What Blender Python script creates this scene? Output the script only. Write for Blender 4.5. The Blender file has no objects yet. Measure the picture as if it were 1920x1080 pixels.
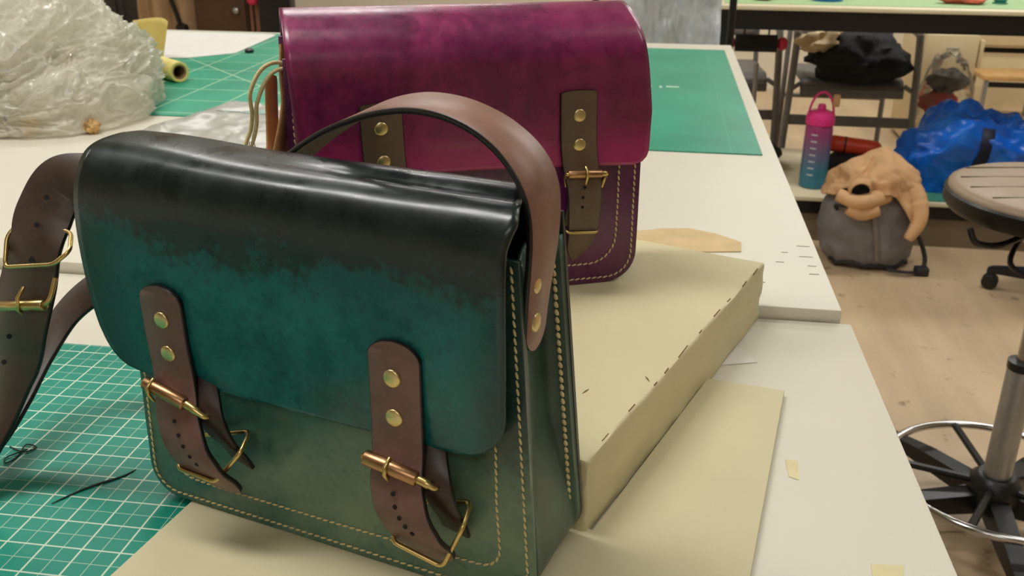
import bpy, bmesh, math, random
from mathutils import Vector, Matrix, noise
random.seed(7)
scene = bpy.context.scene
COL = scene.collection

# ------------------------------------------------------------------ camera
def R(d): return math.radians(d)
CAM_POS = Vector((0.0, 0.0, 1.25))
F_PX, PITCH, YAW, ROLL = 1800.0, R(22.64), R(8.25), R(0.39)
fw = Vector((-math.sin(YAW)*math.cos(PITCH), math.cos(YAW)*math.cos(PITCH), -math.sin(PITCH)))
rt0 = Vector((math.cos(YAW), math.sin(YAW), 0)); up0 = rt0.cross(fw)
rt = math.cos(ROLL)*rt0 + math.sin(ROLL)*up0
up = -math.sin(ROLL)*rt0 + math.cos(ROLL)*up0
cd = bpy.data.cameras.new('camera'); cam = bpy.data.objects.new('camera', cd); COL.objects.link(cam)
M3 = Matrix((rt, up, -fw)).transposed()
cam.matrix_world = Matrix.Translation(CAM_POS) @ M3.to_4x4()
cd.sensor_fit = 'HORIZONTAL'; cd.sensor_width = 36.0; cd.lens = F_PX/1920*36.0
cd.clip_start = 0.02; cd.clip_end = 60
cd.dof.use_dof = True; cd.dof.focus_distance = 0.62; cd.dof.aperture_fstop = 20.0
scene.camera = cam

# ------------------------------------------------------------------ light and exposure
w = bpy.data.worlds.new('room_air'); scene.world = w; w.use_nodes = True
bg = w.node_tree.nodes['Background']; bg.inputs[0].default_value = (1.0, .97, .92, 1); bg.inputs[1].default_value = 0.12
vs = scene.view_settings
vs.view_transform = 'Standard'; vs.look = 'None'; vs.gamma = 1.0; vs.use_curve_mapping = False
vs.exposure = -0.10
scene.cycles.max_bounces = 6; scene.cycles.diffuse_bounces = 3; scene.cycles.glossy_bounces = 3; scene.cycles.transparent_max_bounces = 8
# ceiling lamps: x, y, size x, size y, watts (each lamp's light is made in its builder below)
CEIL = 2.85
LAMPS = [(-.95, 0.62, 1.3, .30, 23), (-1.3, 2.9, 1.3, .30, 16), (1.5, 0.9, 1.3, .30, 5), (1.3, 3.0, 1.3, .30, 17),
         (-1.3, 5.2, 1.3, .30, 17), (1.5, 5.2, 1.3, .30, 28), (-3.3, 1.6, .30, 1.3, 14), (0.0, -1.6, 1.3, .30, 9), (3.2, 4.2, .30, 1.3, 12)]
LAMP_COL = (1.0, .985, .955)

# ------------------------------------------------------------------ helpers
def lin(c):
    return tuple(((v/255)/12.92 if v/255 <= .04045 else ((v/255+.055)/1.055)**2.4) for v in c)
class NT:
    def __init__(s, name):
        s.m = bpy.data.materials.new(name); s.m.use_nodes = True
        s.t = s.m.node_tree; s.b = s.t.nodes['Principled BSDF']; s.out = s.t.nodes['Material Output']
    def n(s, typ, **k):
        nd = s.t.nodes.new(typ)
        for a, v in k.items(): setattr(nd, a, v)
        return nd
    def l(s, a, b): s.t.links.new(a, b)
    def coord(s, kind='Object', scale=None):
        tc = s.n('ShaderNodeTexCoord'); o = tc.outputs[kind]
        if scale is not None:
            mp = s.n('ShaderNodeMapping'); mp.inputs['Scale'].default_value = scale; s.l(o, mp.inputs[0]); o = mp.outputs[0]
        return o
    def noise(s, vec, scale, detail=4, rough=.55, dist=0):
        nd = s.n('ShaderNodeTexNoise'); nd.inputs['Scale'].default_value = scale; nd.inputs['Detail'].default_value = detail
        nd.inputs['Roughness'].default_value = rough; nd.inputs['Distortion'].default_value = dist
        s.l(vec, nd.inputs['Vector']); return nd.outputs['Fac']
    def math(s, op, a, b=None, c=None, clamp=False):
        nd = s.n('ShaderNodeMath', operation=op); nd.use_clamp = clamp
        for i, v in enumerate((a, b, c)):
            if v is None: continue
            if isinstance(v, (int, float)): nd.inputs[i].default_value = v
            else: s.l(v, nd.inputs[i])
        return nd.outputs[0]
    def ramp(s, fac, stops, interp='LINEAR'):
        nd = s.n('ShaderNodeValToRGB'); cr = nd.color_ramp; cr.interpolation = interp
        while len(cr.elements) < len(stops): cr.elements.new(.5)
        for e, (p, c) in zip(cr.elements, stops): e.position = p; e.color = (*c, 1) if len(c) == 3 else c
        s.l(fac, nd.inputs[0]); return nd.outputs['Color']
    def rng(s, fac, a, b, c=0., d=1.):
        nd = s.n('ShaderNodeMapRange'); nd.interpolation_type = 'SMOOTHSTEP'
        for i, v in zip((1, 2, 3, 4), (a, b, c, d)): nd.inputs[i].default_value = v
        s.l(fac, nd.inputs[0]); return nd.outputs[0]
    def mix(s, fac, a, b):
        nd = s.n('ShaderNodeMix', data_type='RGBA')
        if isinstance(fac, (int, float)): nd.inputs[0].default_value = fac
        else: s.l(fac, nd.inputs[0])
        for i, v in ((6, a), (7, b)):
            if isinstance(v, tuple): nd.inputs[i].default_value = (*v, 1)
            else: s.l(v, nd.inputs[i])
        return nd.outputs[2]
    def sep(s, vec):
        nd = s.n('ShaderNodeSeparateXYZ'); s.l(vec, nd.inputs[0]); return nd.outputs
    def bump(s, h, strength=.2, dist=.002):
        nd = s.n('ShaderNodeBump'); nd.inputs['Strength'].default_value = strength; nd.inputs['Distance'].default_value = dist
        s.l(h, nd.inputs['Height']); s.l(nd.outputs[0], s.b.inputs['Normal'])
    def set(s, col=None, rough=.5, metal=0., spec=.5, coat=0., **k):
        if col is not None:
            if isinstance(col, tuple): s.b.inputs['Base Color'].default_value = (*col, 1)
            else: s.l(col, s.b.inputs['Base Color'])
        if isinstance(rough, (int, float)): s.b.inputs['Roughness'].default_value = rough
        else: s.l(rough, s.b.inputs['Roughness'])
        s.b.inputs['Metallic'].default_value = metal; s.b.inputs['Specular IOR Level'].default_value = spec
        s.b.inputs['Coat Weight'].default_value = coat
        for a, v in k.items(): s.b.inputs[a.replace('_', ' ')].default_value = v
        return s.m
def plain(name, rgb, rough=.5, metal=0., var=.12, scale=30., spec=.5, coat=0., bump=0., **k):
    t = NT(name); c = lin(rgb); v = t.coord()
    f = t.noise(v, scale, 4)
    lo = tuple(x*(1-var) for x in c); hi = tuple(min(1, x*(1+var)) for x in c)
    col = t.ramp(f, [(.3, lo), (.7, hi)])
    if bump: t.bump(t.noise(v, scale*6, 4), bump, .001)
    return t.set(col, rough, metal, spec, coat, **k)

def setprops(o, label=None, cat=None, group=None, kind=None):
    for k, v in (('label', label), ('category', cat), ('group', group), ('kind', kind)):
        if v: o[k] = v
    return o
def link_mesh(name, verts, faces, mat, parent=None, smooth=40, mats=None, fm=None):
    me = bpy.data.meshes.new(name); me.from_pydata([tuple(v) for v in verts], [], faces); me.update()
    bm = bmesh.new(); bm.from_mesh(me); bmesh.ops.recalc_face_normals(bm, faces=bm.faces); bm.to_mesh(me); bm.free()
    if mat: me.materials.append(mat)
    if smooth is not None:
        me.shade_smooth(); me.set_sharp_from_angle(angle=R(smooth))
    o = bpy.data.objects.new(name, me); COL.objects.link(o)
    if parent: o.parent = parent
    return o
def thing(name, label, cat, loc=(0, 0, 0), rz=0, group=None):
    o = bpy.data.objects.new(name, None); COL.objects.link(o); o.empty_display_size = .05
    o.location = loc; o.rotation_euler = (0, 0, rz)
    return setprops(o, label, cat, group)
def copy_tree(o, parent=None):
    c = o.copy(); COL.objects.link(c); c.parent = parent
    for ch in list(o.children): copy_tree(ch, c)
    return c
class MB:
    """collects shapes into one mesh"""
    def __init__(s): s.v = []; s.f = []; s.edge = set(); s.inner = set()
    def add(s, verts, faces):
        k = len(s.v); s.v += [Vector(p) for p in verts]; s.f += [[i+k for i in f] for f in faces]; return s
    def box(s, lo, hi, bev=0.0, rot=None, at=None):
        bm = bmesh.new(); bmesh.ops.create_cube(bm, size=1)
        lo = Vector(lo); hi = Vector(hi); c = (lo+hi)/2; d = hi-lo
        for v in bm.verts: v.co = Vector((v.co.x*d.x, v.co.y*d.y, v.co.z*d.z))
        if bev: bmesh.ops.bevel(bm, geom=bm.edges[:], offset=bev, segments=2, affect='EDGES', profile=.5)
        bm.verts.ensure_lookup_table()
        vs_ = [(rot @ v.co if rot else v.co.copy()) + c for v in bm.verts]
        s.add(vs_, [[v.index for v in f.verts] for f in bm.faces]); bm.free(); return s
    def tube(s, pts, r, seg=10, closed=False, cap=True):
        pts = [Vector(p) for p in pts]; n = len(pts); rr = r if isinstance(r, (list, tuple)) else [r]*n
        T = []
        for i in range(n):
            a = pts[(i-1) % n] if (closed or i > 0) else pts[i]; b = pts[(i+1) % n] if (closed or i < n-1) else pts[i]
            T.append((b-a).normalized())
        u = T[0].orthogonal().normalized(); vv = []
        for i in range(n):
            u = (u - T[i]*u.dot(T[i])); u = u.normalized() if u.length > 1e-8 else T[i].orthogonal().normalized()
            wv = T[i].cross(u)
            for k in range(seg):
                a = 2*math.pi*k/seg; vv.append(pts[i] + (u*math.cos(a)+wv*math.sin(a))*rr[i])
        ff = []
        for i in range(n if closed else n-1):
            j = (i+1) % n
            for k in range(seg):
                k2 = (k+1) % seg; ff.append([i*seg+k, i*seg+k2, j*seg+k2, j*seg+k])
        if cap and not closed: ff.append(list(range(seg))[::-1]); ff.append([(n-1)*seg+k for k in range(seg)])
        return s.add(vv, ff)
    def lathe(s, prof, c=(0, 0, 0), seg=24, axis=None):
        """profile of (radius, height) turned about z (or about axis)"""
        c = Vector(c); q = Vector((0, 0, 1)).rotation_difference(Vector(axis).normalized()).to_matrix() if axis is not None else Matrix.Identity(3)
        vv = []; ff = []; n = len(prof)
        for r, h in prof:
            for k in range(seg):
                a = 2*math.pi*k/seg; vv.append(c + q @ Vector((r*math.cos(a), r*math.sin(a), h)))
        for i in range(n-1):
            for k in range(seg):
                k2 = (k+1) % seg; ff.append([i*seg+k, i*seg+k2, (i+1)*seg+k2, (i+1)*seg+k])
        if prof[0][0] > 1e-6: ff.append(list(range(seg))[::-1])
        if prof[-1][0] > 1e-6: ff.append([(n-1)*seg+k for k in range(seg)])
        return s.add(vv, ff)
    def prism(s, poly, z0, z1, bev=0.0):
        """polygon of (x, y) extruded from z0 to z1"""
        bm = bmesh.new(); f = bm.faces.new([bm.verts.new((x, y, z0)) for x, y in poly])
        r = bmesh.ops.extrude_face_region(bm, geom=[f])
        for g in r['geom']:
            if isinstance(g, bmesh.types.BMVert): g.co.z = z1
        if bev:
            ed = [e for e in bm.edges if abs(e.verts[0].co.z-e.verts[1].co.z) < 1e-6]
            bmesh.ops.bevel(bm, geom=ed, offset=bev, segments=2, affect='EDGES', profile=.5)
        bm.verts.index_update()
        s.add([v.co.copy() for v in bm.verts], [[v.index for v in g.verts] for g in bm.faces]); bm.free(); return s
    def grid(s, fn, nu, nv, closeu=False):
        vv = [Vector(fn(i/(nu if closeu else nu-1), j/(nv-1))) for j in range(nv) for i in range(nu)]
        ff = []
        for j in range(nv-1):
            for i in range(nu if closeu else nu-1):
                i2 = (i+1) % nu; ff.append([j*nu+i, j*nu+i2, (j+1)*nu+i2, (j+1)*nu+i])
        return s.add(vv, ff)
    def build(s, name, mat, parent=None, smooth=40): return link_mesh(name, s.v, s.f, mat, parent, smooth)
def solid(o, t, off=-1, sub=0):
    m = o.modifiers.new('thickness', 'SOLIDIFY'); m.thickness = t; m.offset = off
    if sub:
        q = o.modifiers.new('smooth', 'SUBSURF'); q.levels = sub; q.render_levels = sub
    return o
def catmull(P, n):
    P = [Vector(p) for p in P]; out = []
    m = len(P)-1
    for k in range(n):
        t = k/(n-1)*m; i = min(int(t), m-1); f = t-i
        p0 = P[max(i-1, 0)]; p1 = P[i]; p2 = P[i+1]; p3 = P[min(i+2, m)]
        out.append(.5*((2*p1)+(-p0+p2)*f+(2*p0-5*p1+4*p2-p3)*f*f+(-p0+3*p1-3*p2+p3)*f**3))
    return out
def ribbon(mb, ctr, wid, th, n=60, tip0=0., tip1=0., crown=.0):
    """strap: centre points and half-width vectors, thickness th; tip0/tip1 = length of the rounded ends"""
    C = catmull(ctr, n); Wd = catmull(wid, n)
    L = [0.]
    for i in range(1, n): L.append(L[-1]+(C[i]-C[i-1]).length)
    rings = []
    for i in range(n):
        t = (C[min(i+1, n-1)]-C[max(i-1, 0)]).normalized(); wv = Wd[i]; hw = wv.length; wn = (wv-t*wv.dot(t)).normalized()
        nn = t.cross(wn).normalized()
        k = 1.
        for d, tip in ((L[i], tip0), (L[-1]-L[i], tip1)):
            if tip and d < tip: k = min(k, max(.03, math.sqrt(max(0, 1-(1-d/tip)**2))))
        h = hw*k; c = min(.0006, h*.3); a = th/2
        ring = [(-h, -a+c), (-h+c, -a), (0, -a-crown), (h-c, -a), (h, -a+c), (h, a-c), (h-c, a), (0, a+crown), (-h+c, a), (-h, a-c)]
        rings.append([C[i]+wn*x+nn*y for x, y in ring])
    m = len(rings[0]); vv = [p for r in rings for p in r]; ff = []; base = len(mb.f)
    for i in range(n-1):
        for k in range(m):
            if k in (0, 3, 4, 5, 8, 9): mb.edge.add(base+len(ff))
            if k in (6, 7): mb.inner.add(base+len(ff))
            k2 = (k+1) % m; ff.append([i*m+k, i*m+k2, (i+1)*m+k2, (i+1)*m+k])
    mb.edge.update((base+len(ff), base+len(ff)+1)); ff.append(list(range(m))[::-1]); ff.append([(n-1)*m+k for k in range(m)])
    mb.add(vv, ff); return mb
def resample(P, step, closed=False):
    P = [Vector(p) for p in P]; out = [P[0].copy()]; acc = 0.; carry = step
    for i in range(len(P)-1):
        a, b = P[i], P[i+1]; L = (b-a).length; d = carry
        while d <= L: out.append(a.lerp(b, d/L)); d += step
        carry = d-L
    return out
def stitches(mb, path, nrm, pitch=.0042, r=.0006, slant=.25):
    """row of thread stitches lying along path, nrm = outward normal"""
    nrm = Vector(nrm).normalized(); S = resample(path, pitch)
    for i in range(len(S)-1):
        a, b = S[i], S[i+1]; t = (b-a).normalized(); sd = nrm.cross(t).normalized()
        t2 = (t+sd*slant).normalized(); c = (a+b)/2 + nrm*r*.3; h = pitch*.46
        s2 = nrm.cross(t2).normalized(); vv = [c-t2*h-nrm*r*.8]
        for f, q in ((-.75, .8), (0, 1.15), (.75, .8)):
            p = c+t2*h*f
            for k in range(6):
                an = 2*math.pi*k/6; vv.append(p+(s2*math.cos(an)*1.15+nrm*math.sin(an))*r*q)
        vv.append(c+t2*h-nrm*r*.8); ff = []
        for k in range(6):
            k2 = (k+1) % 6; ff.append([0, 1+k2, 1+k]); ff.append([1+k, 1+k2, 7+k2, 7+k]); ff.append([7+k, 7+k2, 13+k2, 13+k]); ff.append([13+k, 13+k2, 19])
        mb.add(vv, ff)
    return mb
def arc(c, r, a0, a1, n):
    return [(c[0]+r*math.cos(R(a0+(a1-a0)*k/(n-1))), c[1]+r*math.sin(R(a0+(a1-a0)*k/(n-1)))) for k in range(n)]
def fbm(p, oct=4): return noise.fractal(Vector(p), 1.0, 2.0, oct)
def ridge(p, oct=4):
    s_ = 0.; a = 1.; q = Vector(p)
    for _ in range(oct):
        s_ += a*(1-2*abs(noise.noise(q))); q = q*2.03+Vector((3.1, 1.7, 5.3)); a *= .5
    return s_

# ------------------------------------------------------------------ materials of the setting
def m_laminate(name, rgb):
    t = NT(name); v = t.coord(); c = lin(rgb)
    f = t.noise(v, 3.0, 5); col = t.ramp(f, [(.35, tuple(x*.95 for x in c)), (.65, c)])
    g = t.noise(v, 55, 6, .7); spot = t.rng(g, .70, .78)                     # faint scuffs and glue spots
    col = t.mix(t.math('MULTIPLY', spot, .35), col, lin((196, 180, 128)))
    t.bump(t.noise(v, 260, 3), .05, .0006)
    return t.set(col, .42, 0, .4)
def m_floor():
    t = NT('vinyl_floor'); v = t.coord(); c = lin((204, 178, 142))
    st = t.coord('Object', (3.2, .55, 1)); f = t.noise(st, 2.2, 6, .6)
    col = t.ramp(f, [(.25, tuple(x*.78 for x in c)), (.5, c), (.75, tuple(min(1, x*1.16) for x in c))])
    g = t.noise(v, 16, 5, .65); col = t.mix(t.rng(g, .60, .72), col, lin((142, 118, 88)))
    t.bump(g, .04, .001)
    return t.set(col, .38, 0, .45)
def m_mat(name, rgb, s_major, minor=True, bias=False, line=(214, 230, 206), lw=.0011, off=(0, 0), strength=1.):
    """green self healing cutting mat with a printed grid"""
    t = NT(name); v = t.coord(); xyz = t.sep(v); c = lin(rgb)
    f = t.noise(v, 5, 5, .6); col = t.ramp(f, [(.25, tuple(x*.80 for x in c)), (.5, c), (.78, tuple(min(1, x*1.22) for x in c))])
    sc = t.noise(t.coord('Object', (30, 6, 1)), 9, 5, .7); col = t.mix(t.rng(sc, .66, .74, 0, .35), col, tuple(x*.45 for x in c))
    def lines(co, step, wd, o):
        a = t.math('ADD', co, -o+step*50.5); a = t.math('MODULO', a, step); a = t.math('SUBTRACT', a, step/2); a = t.math('ABSOLUTE', a)
        return t.rng(a, wd*.5, wd*.85, 1., 0.)
    mk = t.math('MAXIMUM', lines(xyz[0], s_major, lw, off[0]), lines(xyz[1], s_major, lw, off[1]))
    if minor:
        m2 = t.math('MAXIMUM', lines(xyz[0], s_major/2, lw*.55, off[0]), lines(xyz[1], s_major/2, lw*.55, off[1]))
        mk = t.math('MAXIMUM', mk, t.math('MULTIPLY', m2, .55))
    if bias:
        d = t.math('ADD', xyz[0], xyz[1]); mk = t.math('MAXIMUM', mk, lines(d, s_major*5, lw*1.6, 0.02))
    col = t.mix(t.math('MULTIPLY', mk, .85*strength), col, lin(line))
    t.bump(t.noise(v, 420, 3), .06, .0004)
    return t.set(col, .45, 0, .35)
def m_foam(name, rgb):
    t = NT(name); v = t.coord(); c = lin(rgb)
    f = t.noise(v, 7, 5, .6); col = t.ramp(f, [(.3, tuple(x*.92 for x in c)), (.7, c)])
    g = t.noise(v, 34, 6, .7); col = t.mix(t.rng(g, .69, .75, 0, .5), col, lin((150, 122, 74)))
    t.bump(t.noise(v, 140, 5), .12, .001)
    return t.set(col, .62, 0, .3, Subsurface_Weight=0.0)
M = {}
M['wall'] = plain('painted_wall', (226, 216, 194), .7, var=.04, scale=2)
M['ceil'] = plain('ceiling_tile', (186, 183, 174), .8, var=.04, scale=3)
M['floor'] = m_floor()
M['lam'] = m_laminate('white_laminate', (221, 215, 197))
M['lamedge'] = plain('laminate_edge_band', (205, 196, 174), .5, var=.05)
M['frame'] = plain('black_table_frame', (24, 23, 24), .4, var=.2)
M['darkmetal'] = plain('dark_bracket', (70, 66, 60), .35, .6)
M['mat_near'] = m_mat('cutting_mat_inch_grid', (16, 140, 118), .0245, True, off=(-.3462, .4045), lw=.0009)
M['mat_far'] = m_mat('cutting_mat_back', (44, 152, 120), .10, False, True, line=(190, 222, 180), lw=.003, off=(-.95, .02), strength=.65)
M['mat_plain'] = m_mat('cutting_mat_worn', (54, 154, 124), .35, False, False, line=(110, 185, 150), lw=.001, off=(.12, .02), strength=.35)
M['foam'] = m_foam('cream_foam_block', (216, 205, 164))
M['sheet'] = m_foam('cream_board', (214, 204, 166))
M['paper'] = plain('white_paper', (226, 222, 214), .7, var=.04)
M['kraft'] = plain('tan_scrap', (206, 180, 132), .7, var=.10)
M['tape'] = plain('masking_tape', (220, 208, 160), .6, var=.08)

# ------------------------------------------------------------------ the room
def struct(name, mb, m, parent=None, smooth=40):
    o = mb.build(name, m, parent, smooth)
    if parent is None: o['kind'] = 'structure'
    return o
X0, X1, Y0, Y1 = -4.6, 4.4, -3.2, 6.7
struct('floor', MB().box((X0-.1, Y0-.1, -.1), (X1+.1, Y1+.1, 0)), M['floor'])
struct('ceiling', MB().box((X0-.1, Y0-.1, CEIL), (X1+.1, Y1+.1, CEIL+.1)), M['ceil'])
struct('wall_back', MB().box((X0-.1, Y1, 0), (X1+.1, Y1+.1, CEIL)), M['wall'])
struct('wall_front', MB().box((X0-.1, Y0-.1, 0), (X1+.1, Y0, CEIL)), M['wall'])
struct('wall_left', MB().box((X0-.1, Y0, 0), (X0, Y1, CEIL)), M['wall'])
struct('wall_right', MB().box((X1, Y0, 0), (X1+.1, Y1, CEIL)), M['wall'])
tm = NT('lamp_diffuser'); tm.set((.9, .88, .8), .5); tm.b.inputs['Emission Color'].default_value = (*LAMP_COL, 1); tm.b.inputs['Emission Strength'].default_value = 6.0
M['diff'] = tm.m; M['lampframe'] = plain('lamp_frame', (210, 208, 200), .4)
def lamp(i, x, y, sx, sy, wt):
    names = ['over the foam block and satchels', 'over the far cutting mats', 'right of the worktable', 'above the back bench', 'at the back wall, left row', 'at the back wall, right row', 'at the left wall', 'behind the photographer', 'at the right wall']
    t = thing('ceiling_light', 'white fluorescent ceiling panel '+names[i], 'lamp', (x, y, CEIL), 0, 'ceiling panels')
    f = MB()
    for a, b in (((-sx/2-.03, -sy/2-.03, -.045), (sx/2+.03, -sy/2, 0)), ((-sx/2-.03, sy/2, -.045), (sx/2+.03, sy/2+.03, 0)),
                 ((-sx/2-.03, -sy/2, -.045), (-sx/2, sy/2, 0)), ((sx/2, -sy/2, -.045), (sx/2+.03, sy/2, 0))): f.box(a, b)
    f.build('frame', M['lampframe'], t)
    MB().box((-sx/2, -sy/2, -.03), (sx/2, sy/2, -.02)).build('diffuser', M['diff'], t)
    ld = bpy.data.lights.new('tube_light', 'AREA'); ld.shape = 'RECTANGLE'; ld.size = sx*.96; ld.size_y = sy*.96; ld.energy = wt; ld.color = LAMP_COL
    lo = bpy.data.objects.new('tube_light', ld); COL.objects.link(lo); lo.parent = t; lo.location = (0, 0, -.036)
for i, a in enumerate(LAMPS): lamp(i, *a)

# ------------------------------------------------------------------ worktables
ZN, ZF = .880, .8915
def worktable(name, label, x0, x1, y0, y1, z, legs):
    t = thing(name, label, 'table', ((x0+x1)/2, (y0+y1)/2, 0)); ox, oy = t.location.x, t.location.y
    a, b, c, d = x0-ox, x1-ox, y0-oy, y1-oy
    MB().box((a, c, z-.028), (b, d, z), .0015).build('tabletop', M['lam'], t)
    f = MB(); f.box((a+.06, c+.06, z-.10), (b-.06, c+.10, z-.028)); f.box((a+.06, d-.10, z-.10), (b-.06, d-.06, z-.028))
    f.box((a+.06, c+.10, z-.10), (a+.10, d-.10, z-.028)); f.box((b-.10, c+.10, z-.10), (b-.06, d-.10, z-.028)); f.build('apron', M['frame'], t)
    for lx in (a+.06, b-.12):
        for ly in (c+.06, d-.12):
            MB().box((lx, ly, 0), (lx+.06, ly+.06, z-.03), .003).build('leg', M['frame'], t)
    return t
YS = .8445
tn = worktable('worktable', 'white laminate worktable in front carrying the green satchel', -1.85, .1945, -.55, YS-.0015, ZN, 4)
tf = worktable('worktable', 'white laminate worktable behind, with two cutting mats at its far end', -1.95, .1855, YS+.0015, 2.49, ZF, 4)
MB().box((.185, -.012, -.06), (.205, .012, -.004), .002).build('clamp', M['darkmetal'], None)
cl = bpy.data.objects['clamp']; cl.location = (0, YS-.02, ZN-.03); setprops(cl, 'small dark metal clip at the joint of the two worktables', 'clip')
M['pen'] = plain('pen_mark', (156, 146, 120), .7); M['grime'] = plain('edge_grime', (134, 108, 66), .8)
for k, (px, py, ln) in enumerate(((.172, 1.018, .020), (.171, .985, .020), (.1735, .958, .012), (.1725, .935, .014), (.142, .965, .012), (.150, .995, .010), (.120, .905, .004), (.118, .93, .005))):
    o = MB().box((-ln*.35, -.0007, 0), (ln*.35, .0007, .0003)).build('pen_mark', M['pen'], tf, None)
    o.location = (px-tf.location.x, py-tf.location.y, ZF+.0001)

# flat things lying on the tables
def flat(name, label, cat, poly, z, th, m, bev=0., group=None):
    cx = sum(p[0] for p in poly)/len(poly); cy = sum(p[1] for p in poly)/len(poly)
    o = MB().prism([(x-cx, y-cy) for x, y in poly], 0, th, bev).build(name, m)
    o.location = (cx, cy, z); return setprops(o, label, cat, group)
def mat_obj(label, x0, x1, y0, y1, z, m, th=.002):
    # built in world coordinates so that the printed grid keeps its phase
    o = MB().box((x0, y0, z), (x1, y1, z+th), .0006).build('cutting_mat', m); return setprops(o, label, 'cutting mat')
mat_obj('green cutting mat with white inch grid under the green satchel', -.86, -.268, .08, .688, ZN, M['mat_near'])
mat_obj('green cutting mat with diagonal guide lines under the plastic film', -1.62, -.62, 1.50, 2.455, ZF, M['mat_far'])
wm = mat_obj('plain worn green cutting mat at the right end of the far table', -.56, .164, 1.405, 2.395, ZF, M['mat_plain'])
M['print'] = plain('faded_print', (196, 224, 196), .6); M['printd'] = plain('dark_print', (46, 116, 92), .6)
# faded lettering on the worn mat: short dashes that can no longer be read
for (px0, px1, py, hh, mm) in ((-.105, -.055, 1.905, .010, 'print'), (-.045, -.022, 1.905, .010, 'print'), (-.01, -.003, 1.905, .012, 'print'), (.012, .017, 1.90, .016, 'print'), (.025, .050, 1.905, .010, 'print'),
                               (.008-.06, .03-.06, 1.535, .016, 'print'), (-.075, -.010, 1.463, .008, 'printd')):
    MB().box((px0, py-hh/2, ZF+.002), (px1, py+hh/2, ZF+.0022)).build('faded_print', M[mm], wm, None)
flat('paper_sheet', 'long white paper sheet lying at the back of the far table', 'paper', [(-1.285, 2.44), (-.99, 2.435), (-.97, 2.42), (-.955, 2.13), (-1.03, 2.05), (-1.10, 2.03), (-1.24, 2.10)], ZF+.0022, .0015, M['paper'])
o = MB().lathe([(.0001, 0), (.010, .001), (.011, .006), (.006, .010), (.0001, .011)], seg=12).build('black_cap', M['frame']); o.location = (-.93, 2.15, ZF+.002); setprops(o, 'tiny dark cap lying on the far green mat', 'cap')

# foam block and thin board
sb = thing('foam_block', 'thick cream foam block on which the purple satchel stands', 'foam block', (-.0246, .4868, ZN), R(-20.9))
def foamf():
    bm = bmesh.new(); bmesh.ops.create_cube(bm, size=1)
    for v in bm.verts: v.co = Vector(((v.co.x-.5)*.36, (v.co.y+.5)*.379, (v.co.z+.5)*.0565))
    bmesh.ops.bevel(bm, geom=bm.edges[:], offset=.0022, segments=2, affect='EDGES', profile=.5)
    bmesh.ops.subdivide_edges(bm, edges=[e for e in bm.edges if e.calc_length() > .03], cuts=24, use_grid_fill=True)
    for v in bm.verts:
        k = .0009*fbm(v.co*22, 3); e_ = .0012*fbm(v.co*60+Vector((4, 4, 4)), 3)
        v.co += Vector((k+e_ if v.co.x > -.004 else 0, e_, 0))
    me = bpy.data.meshes.new('block'); bm.to_mesh(me); bm.free(); me.materials.append(M['foam']); me.shade_smooth(); me.set_sharp_from_angle(angle=R(45))
    o = bpy.data.objects.new('block', me); COL.objects.link(o); o.parent = sb; return o
foamf()
# worn, dirty line along the upper edge
yy = .03
while yy < .36:
    ln = random.uniform(.004, .022); wd = random.uniform(.0002, .0005); ang = random.uniform(-.06, .06)
    n_ = MB().box((-wd, -ln/2, -.0012), (wd, ln/2, .0004), 0, Matrix.Rotation(ang, 3, 'Z')).build('edge_nick', M['grime'], sb, None)
    n_.location = (-.0010+random.uniform(-.0012, .0004), yy, .0566); yy += ln+random.uniform(.012, .05)
flat('foam_board', 'thin cream board lying flat under the green satchel', 'board', [(.1174, .692), (.058, .7035), (-.0200, .4905), (-.243, .580), (-.258, .585), (-.3105, .29), (.030, .24)], ZN+.0005, .0052, M['sheet'], .0008)
flat('leather_scrap', 'tan scrap with a curved edge lying behind the foam block', 'scrap', [(-.05, 1.05)] + [(-.0045, 1.038), (.02, 1.05), (.05, 1.056), (.08, 1.042), (.106, 1.018), (.104, .988), (.06, .98), (-.05, .99)], ZF+.0001, .0012, M['kraft'])
flat('paper_scrap', 'small white paper corner sticking out beside the foam block', 'paper', [(.071, .7385), (.1015, .7485), (.0925, .773), (.0865, .775)], ZN+.0001, .0006, M['paper'])
flat('tape_scrap', 'short tape residue near the cream board', 'tape', [(.1080, .599), (.1165, .5985), (.1145, .574), (.1082, .577)], ZN+.0001, .0003, M['tape'])
flat('tape_scrap', 'tape piece at the front right of the worktable', 'tape', [(.1455, .490), (.1650, .4915), (.1605, .475), (.1440, .474)], ZN+.0001, .0003, M['tape'])
# loose black threads on the near mat
M['blackthread'] = plain('black_thread', (34, 52, 44), .7)
o = MB().tube(catmull([(-.366, .468, ZN+.0026), (-.356, .484, ZN+.0026), (-.3468, .4941, ZN+.0026), (-.337, .5039, ZN+.0026), (-.3324, .513, ZN+.0026)], 24), [.0003+.0006*math.sin(math.pi*k/23) for k in range(24)], 6).build('loose_thread', M['blackthread']); setprops(o, 'single dark thread lying on the gridded mat', 'thread')
o = MB().tube(catmull([(-.4345, .526, ZN+.0027), (-.4203, .5208, ZN+.0030), (-.4155, .5281, ZN+.0027), (-.424, .529, ZN+.0033), (-.4215, .5150, ZN+.0027), (-.4235, .5060, ZN+.0030), (-.428, .512, ZN+.003), (-.419, .5235, ZN+.0036)], 60), .0005, 6).build('loose_thread', M['blackthread']); setprops(o, 'tangled dark thread on the mat below the shoulder strap', 'thread')
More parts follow.
